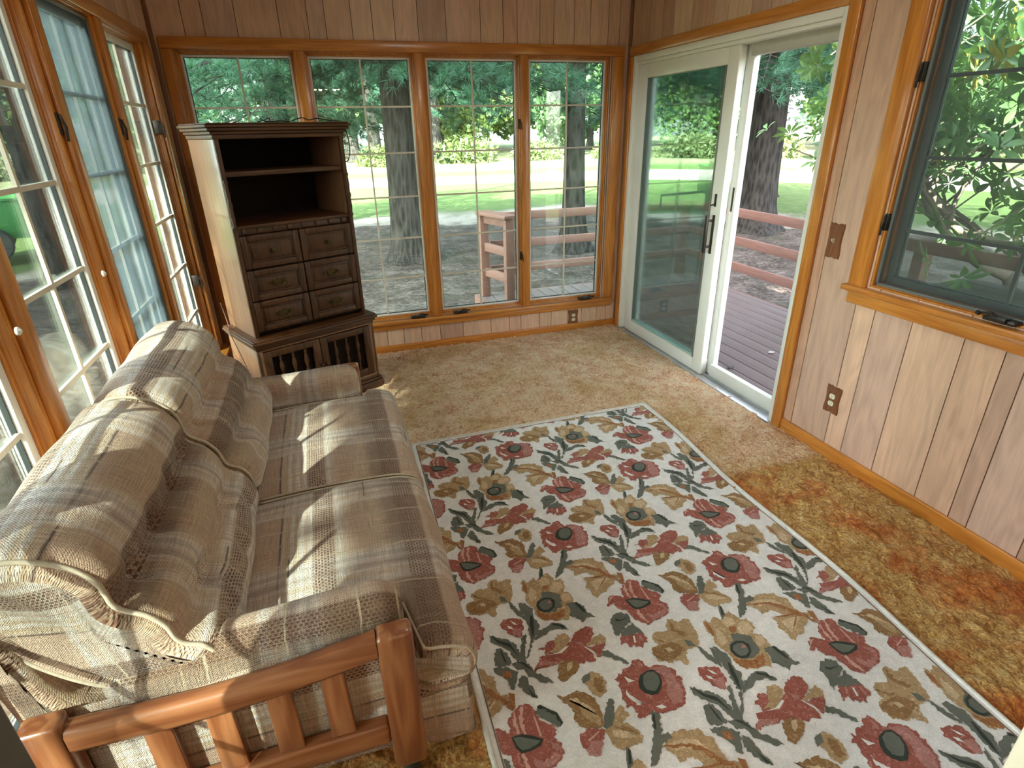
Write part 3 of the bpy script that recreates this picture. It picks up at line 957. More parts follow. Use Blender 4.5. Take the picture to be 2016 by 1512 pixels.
def build_rug():
    r = random.Random(3)
    root = empty('floral_rug', (1.80, -2.70, 0.0), label='cream wool area rug with red and tan flowers on the carpet', cat='rug')
    Z = 0.014
    x0, x1, y0, y1 = 1.085, 2.535, -3.93, -1.505     # outer edge in rug space before the lean

    def warp(x, y):
        lean = (y + 1.5) * 0.028
        w = 0.0
        if x > 1.8: w = -0.012 * math.sin((y + 1.5) * 5.1) * (x - 1.8) / 0.73 + 0.012 * (x - 1.8) / 0.73
        yy = y + (x - 1.8) * 0.012
        return (x + lean + w, yy)
    # body as grid so that the edge can wave
    b = MB(); b.mi = 0
    NX, NY = 30, 60
    top = [[(*warp(x0 + (x1 - x0) * i / NX, y0 + (y1 - y0) * j / NY), Z) for j in range(NY + 1)] for i in range(NX + 1)]
    b.grid(top)
    rim = [(x0 + (x1 - x0) * i / NX, y0) for i in range(NX)] + [(x1, y0 + (y1 - y0) * j / NY) for j in range(NY)] + \
          [(x1 - (x1 - x0) * i / NX, y1) for i in range(NX)] + [(x0, y1 - (y1 - y0) * j / NY) for j in range(NY)]
    n = len(rim)
    vs = [(*warp(*p), Z) for p in rim] + [(*warp(*p), 0.001) for p in rim]
    b.add(vs, [(i, n + i, n + (i + 1) % n, (i + 1) % n) for i in range(n)])
    b.build('rug_body', RM[0], root, smooth=False)
    # raised binding round the edge
    e = MB()
    path = [(*warp(*p), Z) for p in [(x0 + .008 + (x1 - x0 - .016) * i / NX, y0 + .008) for i in range(NX)] +
            [(x1 - .008, y0 + .008 + (y1 - y0 - .016) * j / NY) for j in range(NY)] +
            [(x1 - .008 - (x1 - x0 - .016) * i / NX, y1 - .008) for i in range(NX)] +
            [(x0 + .008, y1 - .008 - (y1 - y0 - .016) * j / NY) for j in range(NY + 1)]]
    e.tube(path, 0.008, 6)
    e.build('binding', wool('wool_binding', (0.74, 0.70, 0.62)), root, smooth=True)
    bw = 0.030
    # thin brown line inside the border
    ln = MB()
    P4 = [(x0 + bw, y0 + bw), (x1 - bw, y0 + bw), (x1 - bw, y1 - bw), (x0 + bw, y1 - bw)]
    for k in range(4):
        a, c = P4[k], P4[(k + 1) % 4]
        N = 40
        dx, dy = c[0] - a[0], c[1] - a[1]; L = math.hypot(dx, dy); nx_, ny_ = -dy / L * 0.0022, dx / L * 0.0022
        ra = [(*warp(a[0] + dx * i / N - nx_, a[1] + dy * i / N - ny_), Z + 0.0012) for i in range(N + 1)]
        rb = [(*warp(a[0] + dx * i / N + nx_, a[1] + dy * i / N + ny_), Z + 0.0012) for i in range(N + 1)]
        ln.grid([ra, rb])
    ln.build('border_line', simple('border_brown', (0.20, 0.13, 0.09), 0.9), root)
    # floral field
    fl = MB()
    cx0, cx1, cy0, cy1 = x0 + bw + .004, x1 - bw - .004, y0 + bw + .004, y1 - bw - .004

    def unwarp(x, y):       # pattern was read in world space
        return (x - (y + 1.5) * 0.028, y)
    av, bv = (-0.021, -0.741), (0.530, -0.393)
    for ia in range(-4, 6):
        for ib in range(-4, 5):
            ox, oy = 1.59 + ia * av[0] + ib * bv[0], -2.50 + ia * av[1] + ib * bv[1]
            if not (0.3 < ox < 3.1 and -4.7 < oy < -0.8): continue
            for qi, (lay, ci, q) in enumerate(RUG):
                pts = [unwarp(ox + q[k] / 1000.0, oy + q[k + 1] / 1000.0) for k in range(0, len(q), 2)]
                if RK[ci] != 'dark' and (lay <= 3 and len(pts) > 5 or RK[ci] in ('tan', 'red', 'brown', 'pink')):
                    big = []
                    nn = len(pts)
                    for i in range(nn):
                        a, c = pts[i], pts[(i + 1) % nn]
                        big.append(a)
                        L = math.hypot(c[0] - a[0], c[1] - a[1])
                        m = int(L / 0.0075)
                        for k in range(1, m + 1):
                            t = k / (m + 1)
                            jx = (r.random() - 0.5) * 0.0085
                            jy = (r.random() - 0.5) * 0.0085
                            big.append((a[0] + (c[0] - a[0]) * t + jx, a[1] + (c[1] - a[1]) * t + jy))
                    pts = big
                pts = clip_poly(pts, cx0, cx1, cy0, cy1)
                if not pts or len(pts) < 3: continue
                ar = sum(pts[i][0] * pts[(i + 1) % len(pts)][1] - pts[(i + 1) % len(pts)][0] * pts[i][1] for i in range(len(pts)))
                if ar < 0: pts = pts[::-1]
                z = Z + 0.0010 + 0.0006 * lay + 0.000005 * qi
                fl.mi = ci
                fl.add([(*warp(*p), z) for p in pts], [tuple(range(len(pts)))])
    fo = fl.build('floral_pattern', RM, root, fixn=False)
    bm = bmesh.new(); bm.from_mesh(fo.data)
    bmesh.ops.triangulate(bm, faces=bm.faces)
    bm.normal_update()
    for f in bm.faces:
        if f.normal.z < 0: f.normal_flip()
    bm.to_mesh(fo.data); bm.free()


build_rug()


# ------------------------------------------------------------------ sofa
def m_fabric(name, du=0.0, dv=0.0, tone=1.0):
    """woven plaid: u runs along the length of the sofa, v across the cushions (metres)"""
    t = NT(name)
    uvn = t.n('UVMap'); uvn.uv_map = 'UVMap'
    sp = t.n('SeparateXYZ'); t.set(sp.inputs[0], uvn.outputs[0])
    wob = t.noise(uvn.outputs[0], 14, 2, 0.5)
    u = t.math('ADD', t.math('ADD', sp.outputs[0], du), t.math('MULTIPLY', wob, 0.008))
    v = t.math('ADD', t.math('ADD', sp.outputs[1], dv), t.math('MULTIPLY', wob, 0.006))
    # thread noise stretched along each direction
    cu = t.n('CombineXYZ'); t.set(cu.inputs[0], t.math('MULTIPLY', u, 12.0)); t.set(cu.inputs[1], t.math('MULTIPLY', v, 330.0))
    cv = t.n('CombineXYZ'); t.set(cv.inputs[0], t.math('MULTIPLY', u, 330.0)); t.set(cv.inputs[1], t.math('MULTIPLY', v, 12.0))
    tu = t.noise(cu, 1.0, 3, 0.6); tv = t.noise(cv, 1.0, 3, 0.6)
    PV, PU = 0.56, 0.40
    fv = t.math('FRACT', t.math('DIVIDE', v, PV))
    fu = t.math('FRACT', t.math('DIVIDE', u, PU))
    cr = (0.70, 0.53, 0.40); be = (0.60, 0.41, 0.295); wh = (0.84, 0.76, 0.69); gy = (0.33, 0.275, 0.265); yl = (0.62, 0.455, 0.30)
    br = (0.20, 0.098, 0.055); dk = (0.075, 0.04, 0.028)
    colv = t.ramp(fv, [(0.0, be), (0.06, yl), (0.075, be), (0.12, (0.40, 0.29, 0.20)), (0.20, (0.33, 0.23, 0.155)), (0.30, be),
                       (0.31, be), (0.53, be), (0.54, dk), (0.55, cr), (0.58, yl), (0.60, wh), (0.62, yl), (0.65, wh), (0.67, cr), (0.70, wh),
                       (0.71, cr), (0.82, cr), (0.84, wh), (0.87, cr), (0.92, be), (1.0, be)])
    colu = t.ramp(fu, [(0.0, 0.0), (0.115, 0.0), (0.12, 1.0), (0.135, 1.0), (0.14, 0.0), (0.50, 0.0), (0.52, 0.9), (0.66, 0.9), (0.68, 0.55),
                       (0.72, 0.8), (0.78, 0.85), (0.90, 0.8), (0.93, 0.3), (1.0, 0.0)])
    ribc = t.ramp(fu, [(0.0, yl), (0.2, yl), (0.5, cr), (0.54, wh), (0.62, cr), (0.66, wh), (0.70, gy), (0.76, wh), (0.80, (0.5, 0.46, 0.44)), (0.84, wh), (0.9, cr)])
    col = t.mix(t.math('MULTIPLY', colu, t.math('MULTIPLY_ADD', tu, 0.9, 0.25, clamp=True)), colv, ribc)
    # basket weave specks inside two of the bands
    bandA = t.ramp(fv, [(0.0, 0.0), (0.165, 0.0), (0.18, 1.0), (0.285, 1.0), (0.30, 0.0), (0.70, 0.0), (0.715, 1.0), (0.81, 1.0), (0.825, 0.0), (1.0, 0.0)])
    row = t.math('FLOOR', t.math('DIVIDE', v, 0.0085))
    su = t.math('FRACT', t.math('ADD', t.math('DIVIDE', u, 0.0125), t.math('MULTIPLY', row, 0.5)))
    sv = t.math('FRACT', t.math('DIVIDE', v, 0.0085))
    speck = t.math('MULTIPLY', t.math('GREATER_THAN', su, 0.38), t.math('GREATER_THAN', sv, 0.42))
    pick = t.ramp(t.noise(uvn.outputs[0], 26, 2, 0.6), [(0.34, 0.35), (0.50, 1.0)])
    spc = t.mix(t.noise(uvn.outputs[0], 60, 2), (0.24, 0.085, 0.04), (0.05, 0.025, 0.02))
    col = t.mix(t.math('MULTIPLY', t.math('MULTIPLY', bandA, speck), pick), col, spc)
    # brown warp wash of the darker band
    wash = t.ramp(fv, [(0.0, 0.0), (0.08, 0.10), (0.17, 0.45), (0.29, 0.62), (0.305, 0.0), (0.70, 0.0), (0.715, 0.30), (0.81, 0.30), (0.825, 0.0), (1.0, 0.0)])
    col = t.mix(wash, col, (0.22, 0.12, 0.07))
    # long dark and pale single threads
    nl = t.math('FRACT', t.math('DIVIDE', v, 0.233))
    thr = t.math('MULTIPLY', t.math('LESS_THAN', nl, 0.02), t.ramp(t.noise(uvn.outputs[0], 5, 1), [(0.60, 0.0), (0.63, 0.75)]))
    col = t.mix(thr, col, dk)
    nl2 = t.math('FRACT', t.math('DIVIDE', t.math('ADD', u, t.math('MULTIPLY', wob, 0.01)), 0.167))
    col = t.mix(t.math('MULTIPLY', t.math('LESS_THAN', nl2, 0.03), 0.8), col, (0.66, 0.53, 0.36))
    shade = t.ramp(t.math('ADD', t.math('MULTIPLY', tu, 0.5), t.math('MULTIPLY', tv, 0.5)), [(0.34, 0.56), (0.66, 1.30)])
    col = t.mix(1.0, col, shade, 'MULTIPLY')
    if tone != 1.0: col = t.mix(1.0, col, (tone, tone, tone), 'MULTIPLY')
    wv = t.math('MULTIPLY', t.math('SINE', t.math('MULTIPLY', u, 1100.0)), t.math('SINE', t.math('MULTIPLY', v, 1100.0)))
    h = t.math('ADD', t.math('MULTIPLY', wv, 0.25), t.math('ADD', tu, tv))
    h = t.math('ADD', h, t.math('MULTIPLY', t.math('MULTIPLY', bandA, speck), -0.8))
    rope = t.noise(uvn.outputs[0], 170, 2, 0.6, 1.0)
    h = t.math('ADD', h, t.math('MULTIPLY', rope, 1.6))
    t.principled(col, 0.85, 0, 0.2, t.bump(h, 0.8, 0.006), sheen=0.2)
    return t.m


FAB = m_fabric('plaid_seat', 0.02, -0.43 + 0.0)
FAB_B = m_fabric('plaid_back', 0.11, 0.17)
FAB_A = m_fabric('plaid_arm', 0.07, 0.30)
FAB_D = m_fabric('plaid_body', 0.03, 0.12)
M_PIPE = simple('cream_piping', (0.50, 0.42, 0.32), 0.9, var=0.3, scale=150)
M_OAK = wood('red_oak', (0.20, 0.062, 0.024), (0.40, 0.165, 0.07), 'x', 0.28, 0.45, ringw=0.8)
M_OAKZ = wood('red_oak_upright', (0.20, 0.062, 0.024), (0.40, 0.165, 0.07), 'z', 0.28, 0.45, ringw=0.9)


def smooth_loop(pts, n, closed=True):
    """Catmull-Rom resample of a 2-D polyline to n points evenly spaced"""
    P = [Vector((*p, 0)) for p in pts]
    m = len(P); out = []
    segs = m if closed else m - 1
    for i in range(segs):
        p0, p1, p2, p3 = (P[(i - 1) % m] if closed else P[max(i - 1, 0)]), P[i], P[(i + 1) % m], (P[(i + 2) % m] if closed else P[min(i + 2, m - 1)])
        for k in range(10):
            t = k / 10.0
            out.append(0.5 * ((2 * p1) + (p2 - p0) * t + (2 * p0 - 5 * p1 + 4 * p2 - p3) * t * t + (3 * p1 - p0 - 3 * p2 + p3) * t ** 3))
    if closed: out.append(out[0].copy())
    else: out.append(P[-1])
    L = [0.0]
    for a, b in zip(out, out[1:]): L.append(L[-1] + (b - a).length)
    res = []
    j = 0
    for k in range(n + (0 if closed else 1)):
        s = L[-1] * k / n
        while j < len(L) - 2 and L[j + 1] < s: j += 1
        t = (s - L[j]) / max(L[j + 1] - L[j], 1e-9)
        q = out[j].lerp(out[j + 1], t)
        res.append((q.x, q.y, s))
    return res, L[-1]


def cushion(name, prof, lo, hi, mapf, mat, parent, r=0.04, nprof=90, nsw=44, disp=None, uvswap=False, closed=True, uv0=0.0):
    """closed profile swept between lo(a) and hi(a); the ends are rounded by shrinking the profile"""
    pts, L = smooth_loop(prof, nprof, closed)
    if callable(lo): pass
    else:
        l0 = lo; lo = lambda a, b: l0
    if not callable(hi):
        h0 = hi; hi = lambda a, b: h0
    cx = sum(p[0] for p in pts) / len(pts); cy = sum(p[1] for p in pts) / len(pts)
    m = len(pts)
    nrm = []
    for i in range(m):
        a, b = pts[i - 1], pts[(i + 1) % m]
        tx, ty = b[0] - a[0], b[1] - a[1]; l = math.hypot(tx, ty) or 1
        nrm.append((ty / l, -tx / l))
    ar = sum(pts[i][0] * pts[(i + 1) % m][1] - pts[(i + 1) % m][0] * pts[i][1] for i in range(m))
    if ar < 0: nrm = [(-a, -b) for a, b in nrm]
    ss = []
    for j in range(nsw + 1):
        q = j / nsw
        ss.append(0.5 - 0.5 * math.cos(PI * q) if True else q)
    P = []; UV = []
    for j, s in enumerate(ss):
        row = []; ur = []
        for i, (a, b, l) in enumerate(pts):
            y0, y1 = lo(a, b), hi(a, b)
            y = y0 + (y1 - y0) * s
            d = min(y - y0, y1 - y)
            e = 0.0
            if d < r:
                k = 1 - d / r
                e = r * (1 - math.sqrt(max(0.0, 1 - k * k)))
            aa, bb = a - nrm[i][0] * e, b - nrm[i][1] * e
            if disp:
                q = disp(l / L, (y - y0) / (y1 - y0), a, b)
                aa += nrm[i][0] * q; bb += nrm[i][1] * q
            row.append(mapf(aa, bb, y)); ur.append((y, l + uv0) if not uvswap else (y, l + uv0))
        row.append(row[0]); ur.append((ur[0][0], L + uv0))
        P.append(row); UV.append(ur)
    mb = MB()
    nj = len(P[0])
    vs = [p for R in P for p in R]; fs = []; us = []
    for j in range(len(P) - 1):
        for i in range(nj - 1):
            fs.append((j * nj + i, j * nj + i + 1, (j + 1) * nj + i + 1, (j + 1) * nj + i))
            us.append((UV[j][i], UV[j][i + 1], UV[j + 1][i + 1], UV[j + 1][i]))
    # end caps: rings towards the middle
    def cap(j, flip):
        base = j * nj
        c = Vector((0, 0, 0))
        for i in range(nj - 1): c += Vector(vs[base + i])
        c /= (nj - 1)
        vs.append(tuple(c)); k = len(vs) - 1
        for i in range(nj - 1):
            f = (base + i, base + i + 1, k); 
            a, b = pts[i % m], pts[(i + 1) % m]
            u3 = ((a[0] + 0.3, a[1] + uv0), (b[0] + 0.3, b[1] + uv0), (cx + 0.3, cy + uv0))
            if flip: f = f[::-1]; u3 = u3[::-1]
            fs.append(f); us.append(u3)
    cap(0, False); cap(len(P) - 1, True)
    mb.add(vs, fs, us)
    o = mb.build(name, mat, parent, smooth=True)
    return o, pts, nrm


YN, YF_S, YM = -3.285, -1.50, -2.462
XYZ = lambda a, b, y: (a, y, b)


def gauss(x, w): return math.exp(-(x / w) ** 2)


def build_sofa():
    root = empty('loveseat', (0.55, -2.42, 0.0), label='plaid two-seat sofa with tufted back and slatted wooden arms', cat='sofa')
    # upholstered base
    bp = [(0.14, 0.10), (0.14, 0.29), (0.55, 0.30), (0.97, 0.298), (1.004, 0.285), (1.012, 0.20), (1.004, 0.10), (0.98, 0.075), (0.55, 0.072), (0.17, 0.075)]

    def blo(a, b): return -3.225 + (-0.035) * min(1, max(0, (a - 0.86) / 0.03))
    def bhi(a, b): return -1.575 + (-0.075) * min(1, max(0, (a - 0.86) / 0.03))
    o, _, _ = cushion('base', bp, blo, bhi, XYZ, FAB_D, root, r=0.015, nprof=80, nsw=30)
    # seat cushions
    sp = [(0.36, 0.31), (0.36, 0.40), (0.40, 0.432), (0.50, 0.444), (0.65, 0.452), (0.82, 0.452), (0.94, 0.444), (1.0, 0.420), (1.026, 0.375),
          (1.024, 0.325), (1.0, 0.300), (0.90, 0.298), (0.65, 0.298), (0.42, 0.30)]

    def T_lo(inner, outer):
        def f(a, b):
            k = min(1, max(0, (a - 0.865) / 0.035)); k = k * k * (3 - 2 * k)
            return inner + (outer - inner) * k
        return f

    def sdisp(l, s, a, b):
        if b > 0.42: return 0.008 * math.sin(PI * s) + 0.003 * math.sin(7 * s + 9 * a) - 0.012 * gauss(s - 0.0, 0.05) - 0.012 * gauss(s - 1, 0.05)
        return 0.004 * math.sin(9 * s + 4 * l)
    for k, (lo, hi) in enumerate(((T_lo(-3.10, -3.268), YM - 0.004), (YM + 0.004, T_lo(-1.725, -1.650)))):
        c, pts, nr = cushion('seat_cushion', sp, lo, hi, XYZ, FAB, root, r=0.030, nprof=110, nsw=60, disp=sdisp, uv0=-0.125 + 0.02 * k)
        flo = lo if callable(lo) else (lambda a, b, q=lo: q)
        fhi = hi if callable(hi) else (lambda a, b, q=hi: q)
        for fn, sg in ((flo, 1), (fhi, -1)):
            path = []; pm = MB()
            for (a, b, l), n in zip(pts, nr):
                if a > 0.45 and b > 0.34:
                    path.append((a - n[0] * 0.010, fn(a, b) + sg * 0.006, b - n[1] * 0.010 + (-0.004 if b > 0.42 else 0)))
            pm.tube(path, 0.0045, 6)
            pm.build('piping', M_PIPE, c, smooth=True)
    # back cushions
    bk = [(0.300, 0.455), (0.42, 0.448), (0.468, 0.465), (0.470, 0.52), (0.440, 0.575), (0.402, 0.598), (0.388, 0.645), (0.358, 0.690), (0.316, 0.722),
          (0.308, 0.752), (0.300, 0.790), (0.268, 0.838), (0.215, 0.874), (0.155, 0.890), (0.100, 0.884), (0.062, 0.850), (0.045, 0.795), (0.060, 0.70), (0.115, 0.60), (0.200, 0.51)]

    def bdisp(seed):
        rr = random.Random(seed)
        t1 = [0.16, 0.39, 0.62, 0.85]; t2 = [0.28, 0.72]; t0 = [0.2, 0.5, 0.8]
        ph = rr.random() * 6

        def f(l, s, a, b):
            q = 0.0
            en = min(1.0, min(s, 1 - s) / 0.10); en = en * en * (3 - 2 * en)
            front = 1.0 if a > 0.2 and b < 0.86 else 0.0
            # creases at the two tuft rows
            if front:
                z1, z2 = 0.722, 0.598
                sc = 0.022 * abs(math.sin(PI * (s - t1[0]) / 0.23))
                q -= 0.010 * gauss(b - z1 - 0.004, 0.018)
                for u in t1: q -= 0.036 * gauss(b - z1, 0.026) * gauss(s - u, 0.036)
                for u in t1: q -= 0.008 * gauss(b - z1 - 0.05, 0.05) * gauss(s - u, 0.05)
                q -= 0.006 * gauss(b - z2, 0.016)
                for u in t2: q -= 0.042 * gauss(b - z2, 0.030) * gauss(s - u, 0.036)
                for u in t0: q -= 0.016 * gauss(b - 0.53, 0.03) * gauss(s - u, 0.04)
                for u in t1: q -= 0.004 * gauss(b - 0.66, 0.07) * gauss(s - u, 0.022)
                q += 0.010 * math.sin(PI * s) * gauss(b - 0.66, 0.05)
            q += 0.006 * math.sin(9 * s + ph + 11 * l) * math.sin(5 * s + 17 * l + ph)
            q = q * en + 0.006 * math.sin(PI * s)
            return q
        return f
    for k, (lo, hi) in enumerate(((-3.215, YM - 0.006), (YM + 0.006, -1.66))):
        c, pts, nr = cushion('back_cushion', bk, lo, hi, XYZ, FAB_B, root, r=0.055, nprof=150, nsw=90, disp=bdisp(k), uv0=0.11 * k)
        for yy, sg in ((lo, 1), (hi, -1)):
            pm = MB(); dq = bdisp(k); Lp = pts[-1][2]
            path = []
            for (a, b, l), n in zip(pts, nr):
                e_ = 0.0215 - dq(l / Lp, 0.017 if sg > 0 else 0.983, a, b) - 0.002
                path.append((a - n[0] * e_, yy + sg * 0.012, b - n[1] * e_))
            path.append(path[0])
            pm.tube(path, 0.0055, 6, caps=False)
            pm.build('piping', M_PIPE, c, smooth=True)
        for u, z, x in [(0.16, 0.722, 0.285), (0.39, 0.722, 0.285), (0.62, 0.722, 0.285), (0.85, 0.722, 0.285), (0.28, 0.598, 0.368), (0.72, 0.598, 0.368)]:
            bt = MB(); bt.sphere((x - 0.006, lo + (hi - lo) * u, z), 0.009, n=10, m=6)
            bt.build('button', FAB_B, c, smooth=True)
    # padded back panel behind the cushions
    bp = [(0.075, 0.12), (0.065, 0.40), (0.035, 0.66), (0.03, 0.76), (0.05, 0.80), (0.09, 0.79), (0.105, 0.70), (0.17, 0.50), (0.30, 0.44), (0.30, 0.20), (0.2, 0.12)]
    cushion('back_panel', bp, -3.225, -1.575, XYZ, FAB_D, root, r=0.03, nprof=60, nsw=24)
    # arms
    for side, yo in ((-1, YN), (1, YF_S)):
        s = -side                     # towards the seat
        yi = yo + s * 0.05            # inner face of the wooden frame
        inner = yo + s * 0.205
        ya, yb = sorted((yi, inner))
        w = yb - ya
        # padded armrest, profile in (y, z), swept along x
        ap = [(ya + 0.012, 0.33), (ya + 0.006, 0.46), (ya + 0.012, 0.525), (ya + 0.04, 0.556), (ya + w * 0.5, 0.566), (yb - 0.035, 0.550), (yb - 0.004, 0.505),
              (yb + 0.002, 0.44), (yb - 0.012, 0.36), (yb - 0.03, 0.33)]

        def adisp(l, q, a, b, yo=yo):
            return 0.006 * math.sin(6 * q + 5 * l) - 0.010 * gauss(q - 0.0, 0.2)
        pd, pts, nr = cushion('armrest_pad', ap, 0.20, 0.862, lambda a, b, x: (x, a, b), FAB_A, root, r=0.068, nprof=70, nsw=50, disp=adisp, uv0=0.16 if side < 0 else 0.05)
        pm = MB()
        path = [(0.862 - 0.014, a - n[0] * 0.026, b - n[1] * 0.026) for (a, b, l), n in zip(pts, nr)]
        path.append(path[0]); pm.tube(path, 0.005, 6, caps=False)
        pm.build('piping', M_PIPE, pd, smooth=True)
        # fabric side behind the slats
        ys = yo + s * 0.052
        fs = MB(); y0, y1 = sorted((ys, ys + s * 0.03))
        sp2 = [(y0, 0.10), (y0, 0.30), (y0, 0.44), (y1, 0.44), (y1, 0.10)]
        cushion('side_panel', [(y0, 0.10), (y0 - 0.004, 0.28), (y0, 0.46), (y1, 0.46), (y1, 0.10)], 0.16, 0.80, lambda a, b, x: (x, a, b), FAB_D, root, r=0.008, nprof=40, nsw=24)
        # wooden arm frame
        y0, y1 = sorted((yo, yo + s * 0.048))
        p = MB(); p.box(0.787, 0.872, y0 - 0.006, y1 + 0.004, 0.07, 0.532)
        p.build('front_post', M_OAKZ, root, bev=0.014, seg=4)
        p = MB(); p.box(0.085, 0.165, y0 - 0.004, y1 + 0.004, 0.07, 0.52)
        p.build('rear_post', M_OAKZ, root, bev=0.014, seg=4)
        rl = MB(); P = []
        for i in range(25):
            q = i / 24.0; x = 0.165 + (0.787 - 0.165) * q
            zt = 0.500 - 0.024 * math.sin(PI * q) + 0.030 * q
            c = [(y0 + 0.004, zt - 0.062), (y0, zt - 0.052), (y0, zt - 0.014), (y0 + 0.008, zt - 0.003), (y0 + 0.018, zt), (y1 - 0.018, zt), (y1 - 0.008, zt - 0.003), (y1, zt - 0.014), (y1, zt - 0.052), (y1 - 0.004, zt - 0.062)]
            P.append([(x, a, b) for a, b in c])
        rl.grid(P, close=True)
        rl.build('top_rail', M_OAK, root, smooth=True)
        rl = MB(); rl.box(0.165, 0.787, y0 + 0.004, y1 - 0.004, 0.165, 0.235)
        rl.build('bottom_rail', M_OAK, root, bev=0.008, seg=3)
        for x in (0.315, 0.435, 0.56, 0.68):
            sl = MB(); sl.prism([(x - 0.028, y0 + 0.014, 0.235), (x + 0.030, y0 + 0.014, 0.235), (x + 0.026, y0 + 0.014, 0.442), (x - 0.028, y0 + 0.014, 0.442)], (0, 0.020, 0))
            sl.build('slat', M_OAKZ, root, bev=0.003)
        br = MB(); br.prism([(0.165, y0 + 0.014, 0.43), (0.165, y0 + 0.014, 0.36), (0.37, y0 + 0.014, 0.235), (0.40, y0 + 0.014, 0.28), (0.24, y0 + 0.014, 0.40)], (0, 0.018, 0)) if False else None
        for x in (0.125, 0.83):
            ft = MB(); ft.lathe((x, (y0 + y1) / 2, 0.0), [(0.02, 0.0), (0.024, 0.01), (0.018, 0.07)], 12); ft.build('foot', M_GASKET, root, smooth='auto')
    return root


build_sofa()

# ------------------------------------------------------------------ cabinet
M_CAB = wood('walnut_cabinet', (0.040, 0.012, 0.0025), (0.115, 0.040, 0.009), 'z', 0.5, 0.05, ringw=0.4)
M_CABX = wood('walnut_cabinet_x', (0.045, 0.014, 0.003), (0.13, 0.046, 0.011), 'x', 0.5, 0.05, ringw=0.4)
M_CABS = wood('walnut_lit_side', (0.20, 0.095, 0.048), (0.33, 0.17, 0.09), 'z', 0.33, 0.3, ringw=0.4)  # same walnut, paler: light falling on the sides is put into the colour
M_CABD = simple('cabinet_inside_shade', (0.012, 0.006, 0.004), 0.7, spec=0.2)  # near black: the shade inside the case is put into the colour
M_CABG = wood('walnut_glaze', (0.045, 0.016, 0.006), (0.10, 0.038, 0.013), 'x', 0.4, 0.2)
M_BRASS = simple('antique_brass', (0.085, 0.058, 0.022), 0.42, 0.85)


